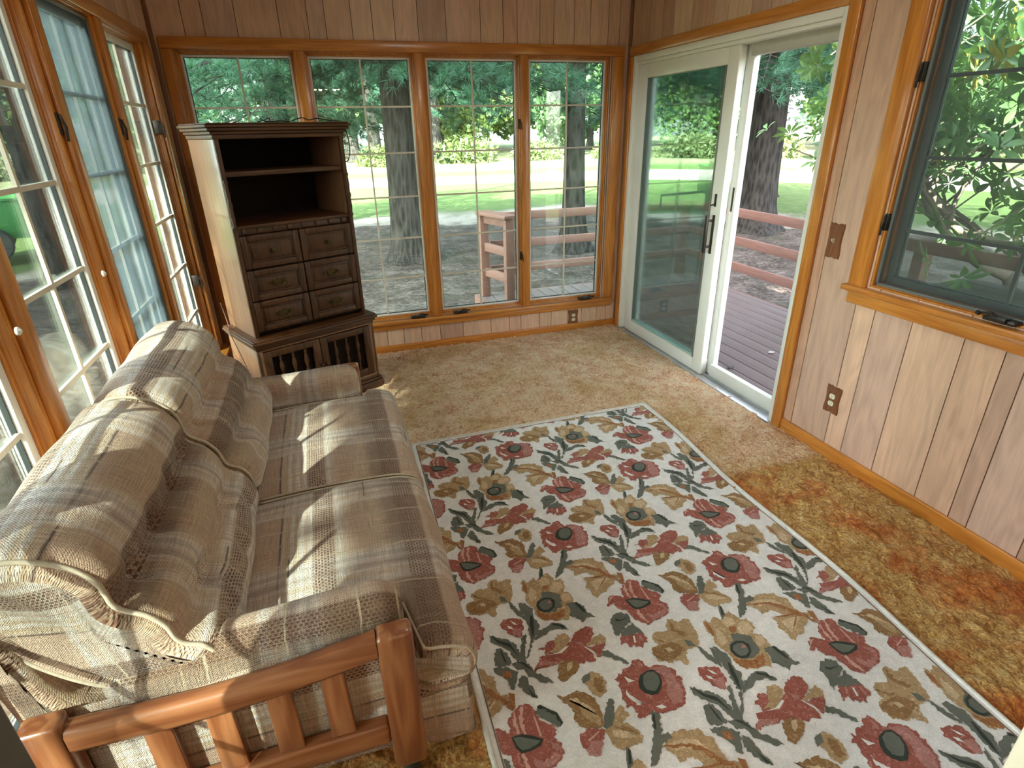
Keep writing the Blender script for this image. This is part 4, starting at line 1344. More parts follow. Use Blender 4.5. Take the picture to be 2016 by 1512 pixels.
def build_cabinet():
    rz = math.radians(26.1)
    root = empty('display_cabinet', (1.040, -0.607, 0.0), rz, label='tall dark wooden cabinet with open shelves, drawers and spindle doors in the corner', cat='cabinet')
    M = Matrix.Translation((1.040, -0.607, 0)) @ Matrix.Rotation(rz, 4, 'Z')
    def N(): return MB(M)
    L, R, D = -0.779, -0.026, 0.455

    def steps(mb, l, r, y0, y1, lst):
        for e, z0, z1 in lst: mb.box(l - e, r + e, y0 - e, y1, z0, z1)
        return mb
    steps(N(), L, R, 0.0, D, [(0.022, 0.0, 0.055), (0.016, 0.055, 0.075), (0.006, 0.075, 0.088)]).build('plinth', M_CABX, root, bev=0.004)
    b = N()
    b.box(L, L + 0.018, 0.0, D, 0.088, 0.465); b.box(R - 0.018, R, 0.0, D, 0.088, 0.465); b.box(L, R, D - 0.01, D, 0.088, 0.465)
    b.box(L, R, 0.0, D, 0.088, 0.105); b.box(L, R, 0.0, 0.02, 0.445, 0.465)
    b.box(L, L + 0.03, 0.0, 0.02, 0.105, 0.445); b.box(R - 0.03, R, 0.0, 0.02, 0.105, 0.445)
    b.build('base_body', M_CABS, root, bev=0.002)
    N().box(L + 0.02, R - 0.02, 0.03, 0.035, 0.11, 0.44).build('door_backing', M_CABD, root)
    steps(N(), L, R, 0.0, D, [(0.004, 0.455, 0.470), (0.014, 0.470, 0.490), (0.026, 0.490, 0.508), (0.020, 0.508, 0.518)]).build('ledge', M_CABX, root, bev=0.005)
    # spindle doors
    for a, c, ks in ((L + 0.03, -0.4045, 1), (-0.4005, R - 0.03, -1)):
        d = N(); st = 0.045
        d.box(a, a + st, -0.004, 0.018, 0.11, 0.44); d.box(c - st, c, -0.004, 0.018, 0.11, 0.44)
        d.box(a + st, c - st, -0.004, 0.018, 0.11, 0.155); d.box(a + st, c - st, -0.004, 0.018, 0.40, 0.44)
        dd = d.build('door', M_CAB, root, bev=0.004)
        for k in range(3):
            x = a + st + (c - a - 2 * st) * (0.2 + 0.3 * k)
            sp = N()
            pr = [(0.006, 0.155), (0.009, 0.17), (0.005, 0.185), (0.008, 0.20), (0.006, 0.21), (0.009, 0.225), (0.012, 0.25), (0.010, 0.27), (0.006, 0.285),
                  (0.010, 0.30), (0.014, 0.325), (0.011, 0.35), (0.006, 0.37), (0.009, 0.385), (0.006, 0.40)]
            sp.lathe((x, 0.006, 0), pr, 12)
            sp.build('spindle', M_CABX, dd, smooth='auto')
        kn = N(); kx = c - 0.016 if ks > 0 else a + 0.016
        kn.lathe((kx, 0, 0.275), [(0.006, -0.004), (0.005, -0.014), (0.011, -0.020), (0.010, -0.028), (0.004, -0.031)], 12, 'y')
        kn.build('knob', M_BRASS, dd, smooth='auto')
    # upper case
    UL, UR, Y0 = -0.754, -0.044, 0.055
    u = N()
    u.box(UL, UL + 0.018, Y0, D, 0.518, 1.60); u.box(UR - 0.018, UR, Y0, D, 0.518, 1.60)
    u.build('side_panel', M_CABS, root, bev=0.002)
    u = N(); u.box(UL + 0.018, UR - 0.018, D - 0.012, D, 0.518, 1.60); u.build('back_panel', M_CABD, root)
    u = N()
    u.box(UL, UL + 0.024, Y0 - 0.012, Y0 + 0.008, 0.518, 1.60); u.box(UR - 0.024, UR, Y0 - 0.012, Y0 + 0.008, 0.518, 1.60)
    u.box(UL + 0.024, UR - 0.024, Y0 - 0.012, Y0 + 0.008, 1.575, 1.60)
    u.build('face_frame', M_CAB, root, bev=0.003)
    for x in (UL + 0.012, UR - 0.012):
        c = N()
        c.lathe((x, Y0 - 0.016, 0), [(0.010, 1.130), (0.013, 1.138), (0.008, 1.150), (0.012, 1.185), (0.009, 1.23), (0.013, 1.243), (0.013, 1.255), (0.009, 1.268), (0.012, 1.31), (0.008, 1.352), (0.013, 1.364), (0.010, 1.374)], 12)
        c.build('turned_column', M_CABX, root, smooth='auto')
    N().box(UL + 0.018, UR - 0.018, Y0 + 0.004, D - 0.012, 1.388, 1.412).build('shelf', M_CABX, root, bev=0.002)
    a = N(); a.box(UL + 0.018, UR - 0.018, Y0 - 0.004, D - 0.012, 1.122, 1.140)
    a.build('lower_shelf', M_CABX, root, bev=0.002)
    a = N(); a.box(UL + 0.024, UR - 0.024, Y0 + 0.006, Y0 + 0.020, 1.090, 1.122)
    for k in range(8):
        x = UL + 0.06 + (UR - UL - 0.12) * k / 7.0
        a.box(x - 0.012, x + 0.012, Y0 - 0.004, Y0 + 0.006, 1.098, 1.122)
    a.build('dentil_moulding', M_CABG, root, bev=0.002)
    # drawers
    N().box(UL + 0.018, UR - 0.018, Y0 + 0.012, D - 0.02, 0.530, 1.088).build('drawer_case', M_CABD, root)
    mid = (UL + UR) / 2
    for ri, (z0, z1) in enumerate(((0.908, 1.088), (0.728, 0.900), (0.548, 0.722))):
        for x0, x1 in ((UL + 0.026, mid - 0.003), (mid + 0.003, UR - 0.026)):
            d = N(); f = 0.034
            yA = Y0 - 0.014
            d.box(x0, x0 + f, yA, Y0 + 0.010, z0, z1); d.box(x1 - f, x1, yA, Y0 + 0.010, z0, z1)
            d.box(x0 + f, x1 - f, yA, Y0 + 0.010, z0, z0 + f); d.box(x0 + f, x1 - f, yA, Y0 + 0.010, z1 - f, z1)
            dr = d.build('drawer' if ri else 'cupboard_door', M_CAB, root, bev=0.005)
            q = N(); e = f + 0.010
            q.box(x0 + f, x1 - f, yA + 0.012, Y0 + 0.009, z0 + f, z1 - f)
            q.box(x0 + e + 0.006, x1 - e - 0.006, yA + 0.008, yA + 0.012, z0 + e + 0.006, z1 - e - 0.006)
            q.build('raised_panel', M_CAB, dr, bev=0.004)
            g = N()
            for (p0, p1, r0, r1) in ((x0 + f, x1 - f, z0 + f, z0 + f + 0.007), (x0 + f, x1 - f, z1 - f - 0.007, z1 - f), (x0 + f, x0 + f + 0.007, z0 + f, z1 - f), (x1 - f - 0.007, x1 - f, z0 + f, z1 - f)):
                g.box(p0, p1, yA + 0.006, yA + 0.0125, r0, r1)
            g.build('panel_bead', M_CABG, dr, bev=0.002)
            xc, zc = (x0 + x1) / 2, (z0 + z1) / 2
            h = N()
            if ri == 0:
                h.lathe((xc, 0, zc), [(0.007, yA + 0.010), (0.005, yA - 0.004), (0.013, yA - 0.010), (0.012, yA - 0.018), (0.004, yA - 0.021)], 14, 'y')
                h.lathe((xc, 0, zc), [(0.017, yA + 0.0085), (0.017, yA + 0.006), (0.014, yA + 0.004)], 14, 'y')
                h.build('knob', M_BRASS, dr, smooth='auto')
            else:
                out = [(-0.056, 0), (-0.047, 0.010), (-0.036, 0.007), (-0.028, 0.017), (-0.015, 0.013), (0, 0.024), (0.015, 0.013), (0.028, 0.017), (0.036, 0.007), (0.047, 0.010),
                       (0.056, 0), (0.047, -0.010), (0.036, -0.007), (0.028, -0.015), (0.015, -0.012), (0, -0.020), (-0.015, -0.012), (-0.028, -0.015), (-0.036, -0.007), (-0.047, -0.010)]
                h.prism([(xc + p, yA + 0.008, zc + q_) for p, q_ in out], (0, -0.005, 0))
                h.tube([(xc - 0.030, yA + 0.003, zc + 0.002), (xc - 0.030, yA - 0.012, zc), (xc - 0.022, yA - 0.016, zc - 0.012), (xc, yA - 0.016, zc - 0.017),
                        (xc + 0.022, yA - 0.016, zc - 0.012), (xc + 0.030, yA - 0.012, zc), (xc + 0.030, yA + 0.003, zc + 0.002)], 0.0035, 6)
                h.build('pull_handle', M_BRASS, dr, smooth='auto')
    steps(N(), UL, UR, Y0 - 0.010, D + 0.0, [(0.006, 1.568, 1.590), (0.016, 1.590, 1.606), (0.030, 1.606, 1.622), (0.040, 1.622, 1.636), (0.030, 1.636, 1.644)]).build('crown', M_CABX, root, bev=0.006)
    return M


MC = build_cabinet()


def cab(x, y, z): return tuple(MC @ Vector((x, y, z)))


# loose black cord lying on the cabinet top and hanging down its right side
c = MB(MC)
pts = [(-0.44, 0.20, 1.665), (-0.41, 0.19, 1.650), (-0.43, 0.17, 1.652), (-0.38, 0.18, 1.650), (-0.33, 0.19, 1.654), (-0.29, 0.17, 1.650), (-0.25, 0.16, 1.662), (-0.215, 0.16, 1.668),
       (-0.18, 0.16, 1.657), (-0.14, 0.15, 1.664), (-0.10, 0.14, 1.660), (-0.06, 0.13, 1.652), (-0.02, 0.12, 1.650), (0.0, 0.11, 1.640), (0.012, 0.10, 1.60), (0.022, 0.10, 1.54), (0.020, 0.10, 1.48), (0.0, 0.10, 1.435), (-0.03, 0.09, 1.43)]


def spline(pts, n=8):
    P = [Vector(p) for p in pts]; out = []
    for i in range(len(P) - 1):
        p0, p1, p2, p3 = P[max(i - 1, 0)], P[i], P[i + 1], P[min(i + 2, len(P) - 1)]
        for k in range(n):
            t = k / n
            out.append(0.5 * ((2 * p1) + (p2 - p0) * t + (2 * p0 - 5 * p1 + 4 * p2 - p3) * t * t + (3 * p1 - p0 - 3 * p2 + p3) * t ** 3))
    out.append(P[-1])
    return out


c.tube(spline(pts), 0.0032, 6)
c.tube(spline([(-0.46, 0.19, 1.650), (-0.43, 0.20, 1.655), (-0.405, 0.17, 1.668), (-0.385, 0.20, 1.649)]), 0.0032, 6)
o = c.build('power_cord', simple('black_rubber', (0.02, 0.02, 0.02), 0.5), None, smooth=True)
tag(o, 'thin black cord coiled on the top of the tall dark cabinet', 'cord')
c = MB(MC)
c.tube(spline([(-0.785, 0.44, 0.66), (-0.780, 0.42, 0.58), (-0.786, 0.38, 0.530), (-0.803, 0.33, 0.524), (-0.812, 0.29, 0.50), (-0.806, 0.24, 0.42), (-0.800, 0.19, 0.34), (-0.797, 0.12, 0.24), (-0.803, 0.03, 0.14), (-0.815, -0.05, 0.03), (-0.81, -0.12, 0.018)]), 0.0028, 6)
o = c.build('electric_cable', simple('brown_cord', (0.10, 0.06, 0.045), 0.5), None, smooth=True)
tag(o, 'thin brown cord draped over the ledge on the left side of the cabinet', 'cord')

# ------------------------------------------------------------------ outlets and switch
M_PLATE = wood('carved_plate', (0.14, 0.045, 0.015), (0.26, 0.095, 0.035), 'z', 0.45, 0.2)
M_IVORY = simple('ivory_plastic', (0.72, 0.68, 0.52), 0.35)


def wall_plate(name, mapf, base, label, cat, kind, w=0.046, h=0.068):
    """mapf(a, b, d): a across, b up, d out of the wall"""
    root = empty(name, base, label=label, cat=cat)
    out = []
    for q in range(48):
        t = 2 * PI * q / 48
        ca, sa = math.cos(t), math.sin(t)
        k = 1.0 / max(abs(ca), abs(sa))
        a, b = ca * k, sa * k
        s = 1 - 0.06 * math.cos(b * PI * 1.0) * (abs(a) > 0.99) * 1.2 - 0.07 * (0.5 + 0.5 * math.cos(a * PI * 2)) * (abs(b) > 0.99)
        out.append((a * w * (s if abs(a) > 0.99 else 1), b * h * (s if abs(b) > 0.99 else 1)))
    p = MB()
    ring = [[mapf(a, b, 0.0) for a, b in out], [mapf(a, b, 0.005) for a, b in out], [mapf(a * 0.93, b * 0.95, 0.009) for a, b in out]]
    vs = [v for r_ in ring for v in r_]; n = len(out)
    fs = [(i * n + k, i * n + (k + 1) % n, (i + 1) * n + (k + 1) % n, (i + 1) * n + k) for i in range(2) for k in range(n)]
    fs += [tuple(range(n - 1, -1, -1)), tuple(2 * n + k for k in range(n))]
    p.add(vs, fs)
    pl = p.build('wall_plate', M_PLATE, root, smooth=False)
    if kind == 'outlet':
        for cz in (0.019, -0.019):
            m = MB(); o = []
            for q in range(20):
                t = 2 * PI * q / 20
                o.append((0.0165 * math.cos(t), cz + max(-0.0125, min(0.0125, 0.0165 * math.sin(t)))))
            vs = [mapf(a, b, 0.008) for a, b in o] + [mapf(a, b, 0.0125) for a, b in o]
            m.add(vs, [tuple(20 + k for k in range(20))] + [(k, (k + 1) % 20, 20 + (k + 1) % 20, 20 + k) for k in range(20)])
            rc = m.build('receptacle', M_IVORY, root)
            m = MB()
            for da in (-0.006, 0.006):
                vs = [mapf(da + i * 0.0010, cz + 0.003 + j * 0.0045, d) for d in (0.012, 0.0128) for i, j in ((-1, -1), (1, -1), (1, 1), (-1, 1))]
                m.add(vs, [(4, 5, 6, 7), (0, 1, 5, 4), (1, 2, 6, 5), (2, 3, 7, 6), (3, 0, 4, 7)])
            vs = [mapf(i * 0.002, cz - 0.007 + j * 0.002, d) for d in (0.012, 0.0128) for i, j in ((-1, -1), (1, -1), (1, 1), (-1, 1))]
            m.add(vs, [(4, 5, 6, 7), (0, 1, 5, 4), (1, 2, 6, 5), (2, 3, 7, 6), (3, 0, 4, 7)])
            m.build('slots', M_GASKET, rc)
    else:
        m = MB()
        vs = [mapf(i * 0.0045, j * 0.010, 0.009) for i, j in ((-1, -1), (1, -1), (1, 1), (-1, 1))] + [mapf(i * 0.0035, 0.006 + j * 0.004, 0.024) for i, j in ((-1, -1), (1, -1), (1, 1), (-1, 1))]
        m.add(vs, [(4, 5, 6, 7), (0, 1, 5, 4), (1, 2, 6, 5), (2, 3, 7, 6), (3, 0, 4, 7)])
        m.build('toggle', M_IVORY, root)


wall_plate('light_switch', lambda a, b, d: (RW - d, -2.135 - a, 1.072 + b), (RW, -2.135, 1.072), 'carved brown wooden switch plate beside the sliding glass door', 'light switch', 'switch', 0.040, 0.082)
wall_plate('wall_outlet', lambda a, b, d: (RW - d, -2.322 - a, 0.316 + b), (RW, -2.322, 0.316), 'carved brown outlet plate low on the right panelled wall', 'outlet', 'outlet', 0.042, 0.072)
wall_plate('wall_outlet', lambda a, b, d: (2.714 + a, -d, 0.115 + b), (2.714, 0, 0.115), 'carved brown outlet plate under the far back window', 'outlet', 'outlet', 0.042, 0.062)

# ------------------------------------------------------------------ hanging lamp of the room behind the camera, mirrored in the window glass
def build_chandelier():
    x, y, z = 1.13, -5.7, 2.10
    root = empty('chandelier', (x, y, ZT), label='small lit brass lamp mirrored in the glass of the second back window', cat='lamp')
    m = MB(); m.tube([(x, y, ZT), (x, y, z + 0.1)], 0.008, 8); m.lathe((x, y, 0), [(0.05, ZT - 0.02), (0.06, ZT - 0.001)], 16)
    m.sphere((x, y, z + 0.08), 0.035)
    for k in range(5):
        t = 2 * PI * k / 5 + 0.4
        m.tube(spline([(x, y, z + 0.08), (x + 0.09 * math.cos(t), y + 0.09 * math.sin(t), z + 0.03), (x + 0.17 * math.cos(t), y + 0.17 * math.sin(t), z + 0.05), (x + 0.18 * math.cos(t), y + 0.18 * math.sin(t), z + 0.08)]), 0.007, 6)
    m.build('frame', M_BRASS, root, smooth=True)
    t = NT('lamp_glow'); e = t.n('Emission'); e.inputs[0].default_value = (1, 0.80, 0.52, 1); e.inputs[1].default_value = 26
    t.t.links.new(e.outputs[0], t.out.inputs['Surface'])
    for k in range(5):
        a = 2 * PI * k / 5 + 0.4
        b = MB(); b.sphere((x + 0.18 * math.cos(a), y + 0.18 * math.sin(a), z + 0.115), 0.028, rz=0.036)
        b.build('bulb', t.m, root, smooth=True)


build_chandelier()


def build_fill_lamp():  # glowing disc added out of view to give the porch soft fill light
    x, y = 1.75, -2.35
    root = empty('fill_lamp', (x, y, ZT), label='round fill lamp added under the porch ceiling, out of view', cat='lamp')
    m = MB(); m.lathe((x, y, 0), [(0.30, ZT - 0.02), (0.31, ZT - 0.001)], 32); m.build('mount', M_BRASS, root, smooth='auto')
    t = NT('fill_glow'); e = t.n('Emission'); e.inputs[0].default_value = (1, 0.95, 0.88, 1); e.inputs[1].default_value = 3.6
    t.t.links.new(e.outputs[0], t.out.inputs['Surface'])
    m = MB(); m.lathe((x, y, 0), [(0.02, ZT - 0.12), (0.14, ZT - 0.105), (0.23, ZT - 0.07), (0.28, ZT - 0.022)], 32); m.build('shade', t.m, root, smooth=True)


build_fill_lamp()

# ------------------------------------------------------------------ outside: ground
GZ = -0.45


def m_ground():
    t = NT('yard_ground')
    v = t.coord()
    sep = t.n('SeparateXYZ'); t.set(sep.inputs[0], v)
    dx = t.math('SUBTRACT', sep.outputs[0], 3.0)
    dist = t.math('SQRT', t.math('ADD', t.math('MULTIPLY', dx, dx), t.math('MULTIPLY', sep.outputs[1], sep.outputs[1])))
    wob = t.noise(v, 0.35, 3, 0.6)
    wob2 = t.noise(v, 2.2, 4, 0.7)
    d = t.math('ADD', dist, t.math('ADD', t.math('MULTIPLY_ADD', wob, 5.0, -2.5), t.math('MULTIPLY_ADD', wob2, 1.2, -0.6)))
    fine = t.noise(v, 16, 5, 0.75)
    med = t.noise(v, 2.6, 4, 0.65)
    lit = t.ramp(t.math('ADD', t.math('MULTIPLY', fine, 0.6), t.math('MULTIPLY', med, 0.4)), [(0.38, (0.024, 0.018, 0.014)), (0.5, (0.070, 0.056, 0.047)), (0.60, (0.15, 0.125, 0.108))])
    gpatch = t.ramp(t.noise(v, 1.4, 4, 0.7), [(0.52, 0.0), (0.70, 0.55)])
    lit = t.mix(gpatch, lit, (0.040, 0.052, 0.028))
    grass = t.ramp(t.math('ADD', t.math('MULTIPLY', fine, 0.5), t.math('MULTIPLY', med, 0.5)), [(0.35, (0.048, 0.085, 0.026)), (0.52, (0.085, 0.125, 0.040)), (0.66, (0.13, 0.155, 0.066))])
    sand = t.ramp(fine, [(0.4, (0.26, 0.22, 0.18)), (0.6, (0.36, 0.32, 0.27))])
    # litter -> pale edge -> lawn -> dirt track -> dry field
    col = t.mix(t.ramp(t.math('DIVIDE', d, 50.0), [(0.188, 0.0), (0.194, 1.0), (0.205, 1.0), (0.23, 0.0)]), lit, sand)
    col = t.mix(t.ramp(t.math('DIVIDE', d, 50.0), [(0.205, 0.0), (0.225, 1.0)]), col, grass)
    col = t.mix(t.ramp(t.math('DIVIDE', dist, 50.0), [(0.42, 0.0), (0.425, 1.0), (0.53, 1.0), (0.535, 0.0)]), col, sand)
    dry = t.ramp(t.math('ADD', t.math('MULTIPLY', fine, 0.4), t.math('MULTIPLY', med, 0.6)), [(0.35, (0.09, 0.12, 0.04)), (0.5, (0.17, 0.18, 0.09)), (0.64, (0.28, 0.25, 0.17))])
    col = t.mix(t.ramp(t.math('DIVIDE', dist, 50.0), [(0.60, 0.0), (0.64, 1.0)]), col, dry)
    t.principled(col, 0.95, 0, 0.1, t.bump(t.math('ADD', fine, med), 0.6, 0.05))
    return t.m


gmb = MB(); NXg = 60
gp = []
rg = random.Random(2)
hgt = {}
for i in range(NXg + 1):
    row = []
    for j in range(NXg + 1):
        x = -70 + 160 * i / NXg; y = -45 + 150 * j / NXg
        dd = math.hypot(x - 3, y)
        z = GZ + (0.0 if dd < 10 else 0.14 * math.sin(x * 0.21) * math.sin(y * 0.17) + max(0, dd - 34) * 0.004)
        row.append((x, y, z))
    gp.append(row)
gmb.grid(gp)
gr_ = gmb.build('ground', m_ground(), None, smooth=True)
gr_['kind'] = 'structure'

# roof over the porch and the house behind the camera
struct('roof', MB().box(-0.30, RW + 0.42, -7.6, 0.36, ZT + 0.1, ZT + 0.24), simple('roof_board', (0.30, 0.28, 0.25), 0.8))
struct('foundation', MB().box(-T, RW + T, -7.4, T, -0.5, -0.2), simple('block_wall', (0.3, 0.29, 0.27), 0.9))

# ------------------------------------------------------------------ deck
M_DECK = wood('deck_boards', (0.115, 0.080, 0.074), (0.19, 0.135, 0.128), 'y', 0.6, 0.0, ringw=0.2)
M_RAIL = wood('rail_wood', (0.17, 0.080, 0.058), (0.27, 0.135, 0.10), 'y', 0.6, 0.0, ringw=0.2)
DZ = -0.10
DX0, DX1, DY1 = 2.34, 5.06, 1.78


def build_deck():
    b = MB(); w = 0.140; x = DX0
    while x < DX1 - 0.02:
        xe = min(x + w - 0.007, DX1)
        y0 = 0.135 if xe < RW + T + 0.003 else -5.2
        b.box(x, xe, y0, DY1, DZ - 0.035, DZ)
        x += w
    d = b.build('deck', M_DECK, None, bev=0.003)
    d['kind'] = 'structure'
    f = MB(); f.box(DX0, DX1, DY1 - 0.002, DY1 + 0.035, DZ - 0.22, DZ - 0.005); f.box(DX1, DX1 + 0.035, -5.2, DY1 + 0.035, DZ - 0.22, DZ - 0.005)
    f.box(DX0 - 0.035, DX0, 0.135, DY1 + 0.035, DZ - 0.22, DZ - 0.005)
    f.build('fascia', M_RAIL, d)
    for (x, y) in ((2.42, 1.7), (3.8, 1.7), (5.0, 1.7), (5.0, 0.0), (5.0, -2.0), (5.0, -4.0)):
        MB().box(x - 0.045, x + 0.045, y - 0.045, y + 0.045, GZ, DZ - 0.036).build('support_post', M_RAIL, d)
    return d


build_deck()


def railing(name, a, b, posts, label, grp, off=0.064, cap=None):
    a = Vector(a); b = Vector(b)
    root = empty(name, ((a.x + b.x) / 2, (a.y + b.y) / 2, DZ), label=label, cat='railing', group=grp)
    d = (b - a).normalized(); n = Vector((-d.y, d.x, 0))
    for z in (0.175, 0.445, 0.735):
        m = MB(); m.bar(a + Vector((0, 0, z)), b + Vector((0, 0, z)), 0.038, 0.088)
        m.build('rail', M_RAIL, root, bev=0.004)
    for t in posts:
        p = a + (b - a) * t + n * off
        m = MB(); m.box(p.x - 0.045, p.x + 0.045, p.y - 0.045, p.y + 0.045, DZ, 0.775)
        m.build('post', M_RAIL, root, bev=0.004)
    if cap:
        m = MB(); m.bar(a + Vector((0, 0, 0.795)) + n * cap[1] - d * 0.03, b + Vector((0, 0, 0.795)) + n * cap[1] + d * 0.05, cap[0], 0.036)
        m.build('cap_board', M_RAIL, root, bev=0.004)
    return root


railing('deck_railing', (2.49, 1.745, 0), (4.975, 1.745, 0), [0.985], 'three-rail reddish wooden railing along the far end of the deck', 'deck railings')
railing('deck_railing', (5.005, 1.74, 0), (5.005, -5.1, 0), [0.42, 0.70, 0.95], 'three-rail reddish wooden railing along the outer side of the deck', 'deck railings')
railing('deck_railing', (2.405, 1.70, 0), (2.545, 1.25, 0), [0.0, 1.0], 'short railing end with two posts under a flat cap board', 'deck railings', off=0.0, cap=(0.16, 0.0))

# low wooden bench against the outer railing
bn = empty('deck_bench', (4.70, -2.3, DZ), label='dark wooden bench on the deck under the large-leaved shrub', cat='bench')
m = MB()
for k in range(4): m.box(4.42 + k * 0.135, 4.42 + k * 0.135 + 0.128, -3.1, -1.60, 0.565, 0.60)
m.build('seat', simple('bench_wood', (0.055, 0.045, 0.036), 0.6), bn, bev=0.003)
for (x, y) in ((4.47, -1.70), (4.90, -1.70), (4.47, -3.0), (4.90, -3.0)):
    MB().box(x - 0.04, x + 0.04, y - 0.04, y + 0.04, DZ, 0.565).build('leg', bpy.data.materials['bench_wood'], bn, bev=0.003)
for y in (-1.70, -3.0):
    MB().box(4.51, 4.86, y - 0.018, y + 0.018, 0.475, 0.56).build('apron', bpy.data.materials['bench_wood'], bn, bev=0.003)

# two small dry leaves on the deck
for (x, y, lab) in ((4.05, -0.85, 'small pale dry leaf lying on the deck boards farther from the door'), (3.55, -1.0, 'small dark curled leaf lying on the deck boards near the door')):
    lf = MB(); P = []
    for i in range(7):
        q = i / 6.0; w = 0.022 * math.sin(PI * min(1, q * 0.95 + 0.03))
        P.append([(x + q * 0.06, y - w, DZ + 0.014), (x + q * 0.06, y, DZ + 0.004 + 0.004 * q), (x + q * 0.06, y + w, DZ + 0.013)])
    lf.grid(P)
    o = lf.build('dry_leaf', simple('leaf_pale' if 'pale' in lab else 'leaf_dark', (0.6, 0.55, 0.5) if 'pale' in lab else (0.09, 0.07, 0.06), 0.7), None, smooth=True)
    s_ = o.modifiers.new('thick', 'SOLIDIFY'); s_.thickness = 0.0015
    tag(o, lab, 'leaf')

# ------------------------------------------------------------------ trees
def m_bark():
    t = NT('pine_bark')
    v = t.coord(scale=(1, 1, 0.22))
    w = t.voro(v, 17, 'F1'); n = t.noise(v, 26, 5, 0.7)
    k = t.math('ADD', t.math('MULTIPLY', w, 0.7), t.math('MULTIPLY', n, 0.6))
    col = t.ramp(k, [(0.30, (0.009, 0.008, 0.007)), (0.55, (0.021, 0.019, 0.017)), (0.80, (0.042, 0.038, 0.034))])
    t.principled(col, 0.9, 0, 0.15, t.bump(k, 0.9, 0.05))
    return t.m


def m_leaf(name, c1, c2, trans=0.35, scale=3.0, rough=0.5):
    t = NT(name)
    n = t.noise(t.coord(), scale, 3, 0.6)
    n2 = t.noise(t.coord(), scale * 9, 2, 0.6)
    col = t.ramp(t.math('ADD', t.math('MULTIPLY', n, 0.55), t.math('MULTIPLY', n2, 0.45)), [(0.34, c1), (0.66, c2)])
    p = t.n('BsdfPrincipled'); t.set(p.inputs['Base Color'], col); p.inputs['Roughness'].default_value = rough
    p.inputs['Specular IOR Level'].default_value = 0.4
    tl = t.n('BsdfTranslucent'); t.set(tl.inputs[0], t.mix(1.0, col, (1.3, 1.3, 0.6), 'MULTIPLY'))
    mx = t.n('MixShader'); mx.inputs[0].default_value = trans
    t.t.links.new(p.outputs[0], mx.inputs[1]); t.t.links.new(tl.outputs[0], mx.inputs[2])
    t.t.links.new(mx.outputs[0], t.out.inputs['Surface'])
    return t.m


M_BARK = m_bark()
M_NEEDLE = m_leaf('pine_needles', (0.018, 0.062, 0.038), (0.060, 0.160, 0.105), 0.3, 1.2)
M_WOODS = [m_leaf('woods_green', (0.045, 0.095, 0.024), (0.13, 0.22, 0.065), 0.35, 0.5), m_leaf('woods_yellowgreen', (0.07, 0.115, 0.024), (0.17, 0.225, 0.070), 0.35, 0.5),
           m_leaf('woods_darkgreen', (0.03, 0.075, 0.028), (0.10, 0.18, 0.068), 0.3, 0.5)]
M_BRUSH = m_leaf('brush_green', (0.06, 0.09, 0.028), (0.14, 0.17, 0.065), 0.3, 0.8)
M_RHODO = m_leaf('broad_leaf', (0.07, 0.15, 0.055), (0.20, 0.33, 0.13), 0.25, 3.0, 0.28)
M_RHODOY = m_leaf('yellow_leaf', (0.20, 0.17, 0.03), (0.34, 0.27, 0.06), 0.3, 3.0)
M_TWIG = simple('twig', (0.20, 0.15, 0.12), 0.8)


def trunk_mesh(x, y, r, h, seed, lean=(0, 0), flare=1.6, name='trunk', parent=None, mat=None, z0=GZ):
    rr = random.Random(seed); n = 28
    ph = [rr.random() * 6.28 for _ in range(6)]
    zs = [0, 0.05, 0.12, 0.22, 0.38, 0.6, 0.9, 1.3, 1.8, 2.4, 3.2, 4.2, 5.5, 7, 9, 12]
    zs = [z for z in zs if z < h] + [h]
    P = []
    for z in zs:
        rad = r * (1 - 0.72 * z / max(h, 1)) * (1 + (flare - 1) * math.exp(-z / 0.28))
        row = []
        for k in range(n):
            t = 2 * PI * k / n
            w = 1 + 0.05 * math.sin(3 * t + ph[0] + z) + 0.03 * math.sin(7 * t + ph[1] + 2 * z) + (0.22 * math.exp(-z / 0.25)) * math.sin(5 * t + ph[2]) * 0.5
            row.append((x + lean[0] * z + rad * w * math.cos(t), y + lean[1] * z + rad * w * math.sin(t), z0 + z))
        P.append(row)
    m = MB(); m.grid(P, close=True)
    return m.build(name, mat or M_BARK, parent, smooth=True)


def tuft_base(rng, n, length, spread, width):
    """n needles as thin triangles fanning about +z"""
    V = []
    for k in range(n):
        a = rng.uniform(0, 2 * PI); s = spread * math.sqrt(rng.uniform(0, 1))
        d = np.array([math.sin(s) * math.cos(a), math.sin(s) * math.sin(a), math.cos(s)])
        q = np.cross(d, rng.normal(size=3)); q /= np.linalg.norm(q) + 1e-9
        L = length * rng.uniform(0.7, 1.1)
        tip = d * L + np.array([0, 0, -0.25 * L * math.sin(s) * 0.3])
        V += [q * width, -q * width, tip]
    return np.array(V)


def rotmats(D, rng):
    """rotation matrices taking +z to the directions D (n,3)"""
    D = D / (np.linalg.norm(D, axis=1, keepdims=True) + 1e-9)
    A = rng.normal(size=D.shape)
    X = np.cross(A, D); X /= np.linalg.norm(X, axis=1, keepdims=True) + 1e-9
    Y = np.cross(D, X)
    return np.stack([X, Y, D], axis=2)


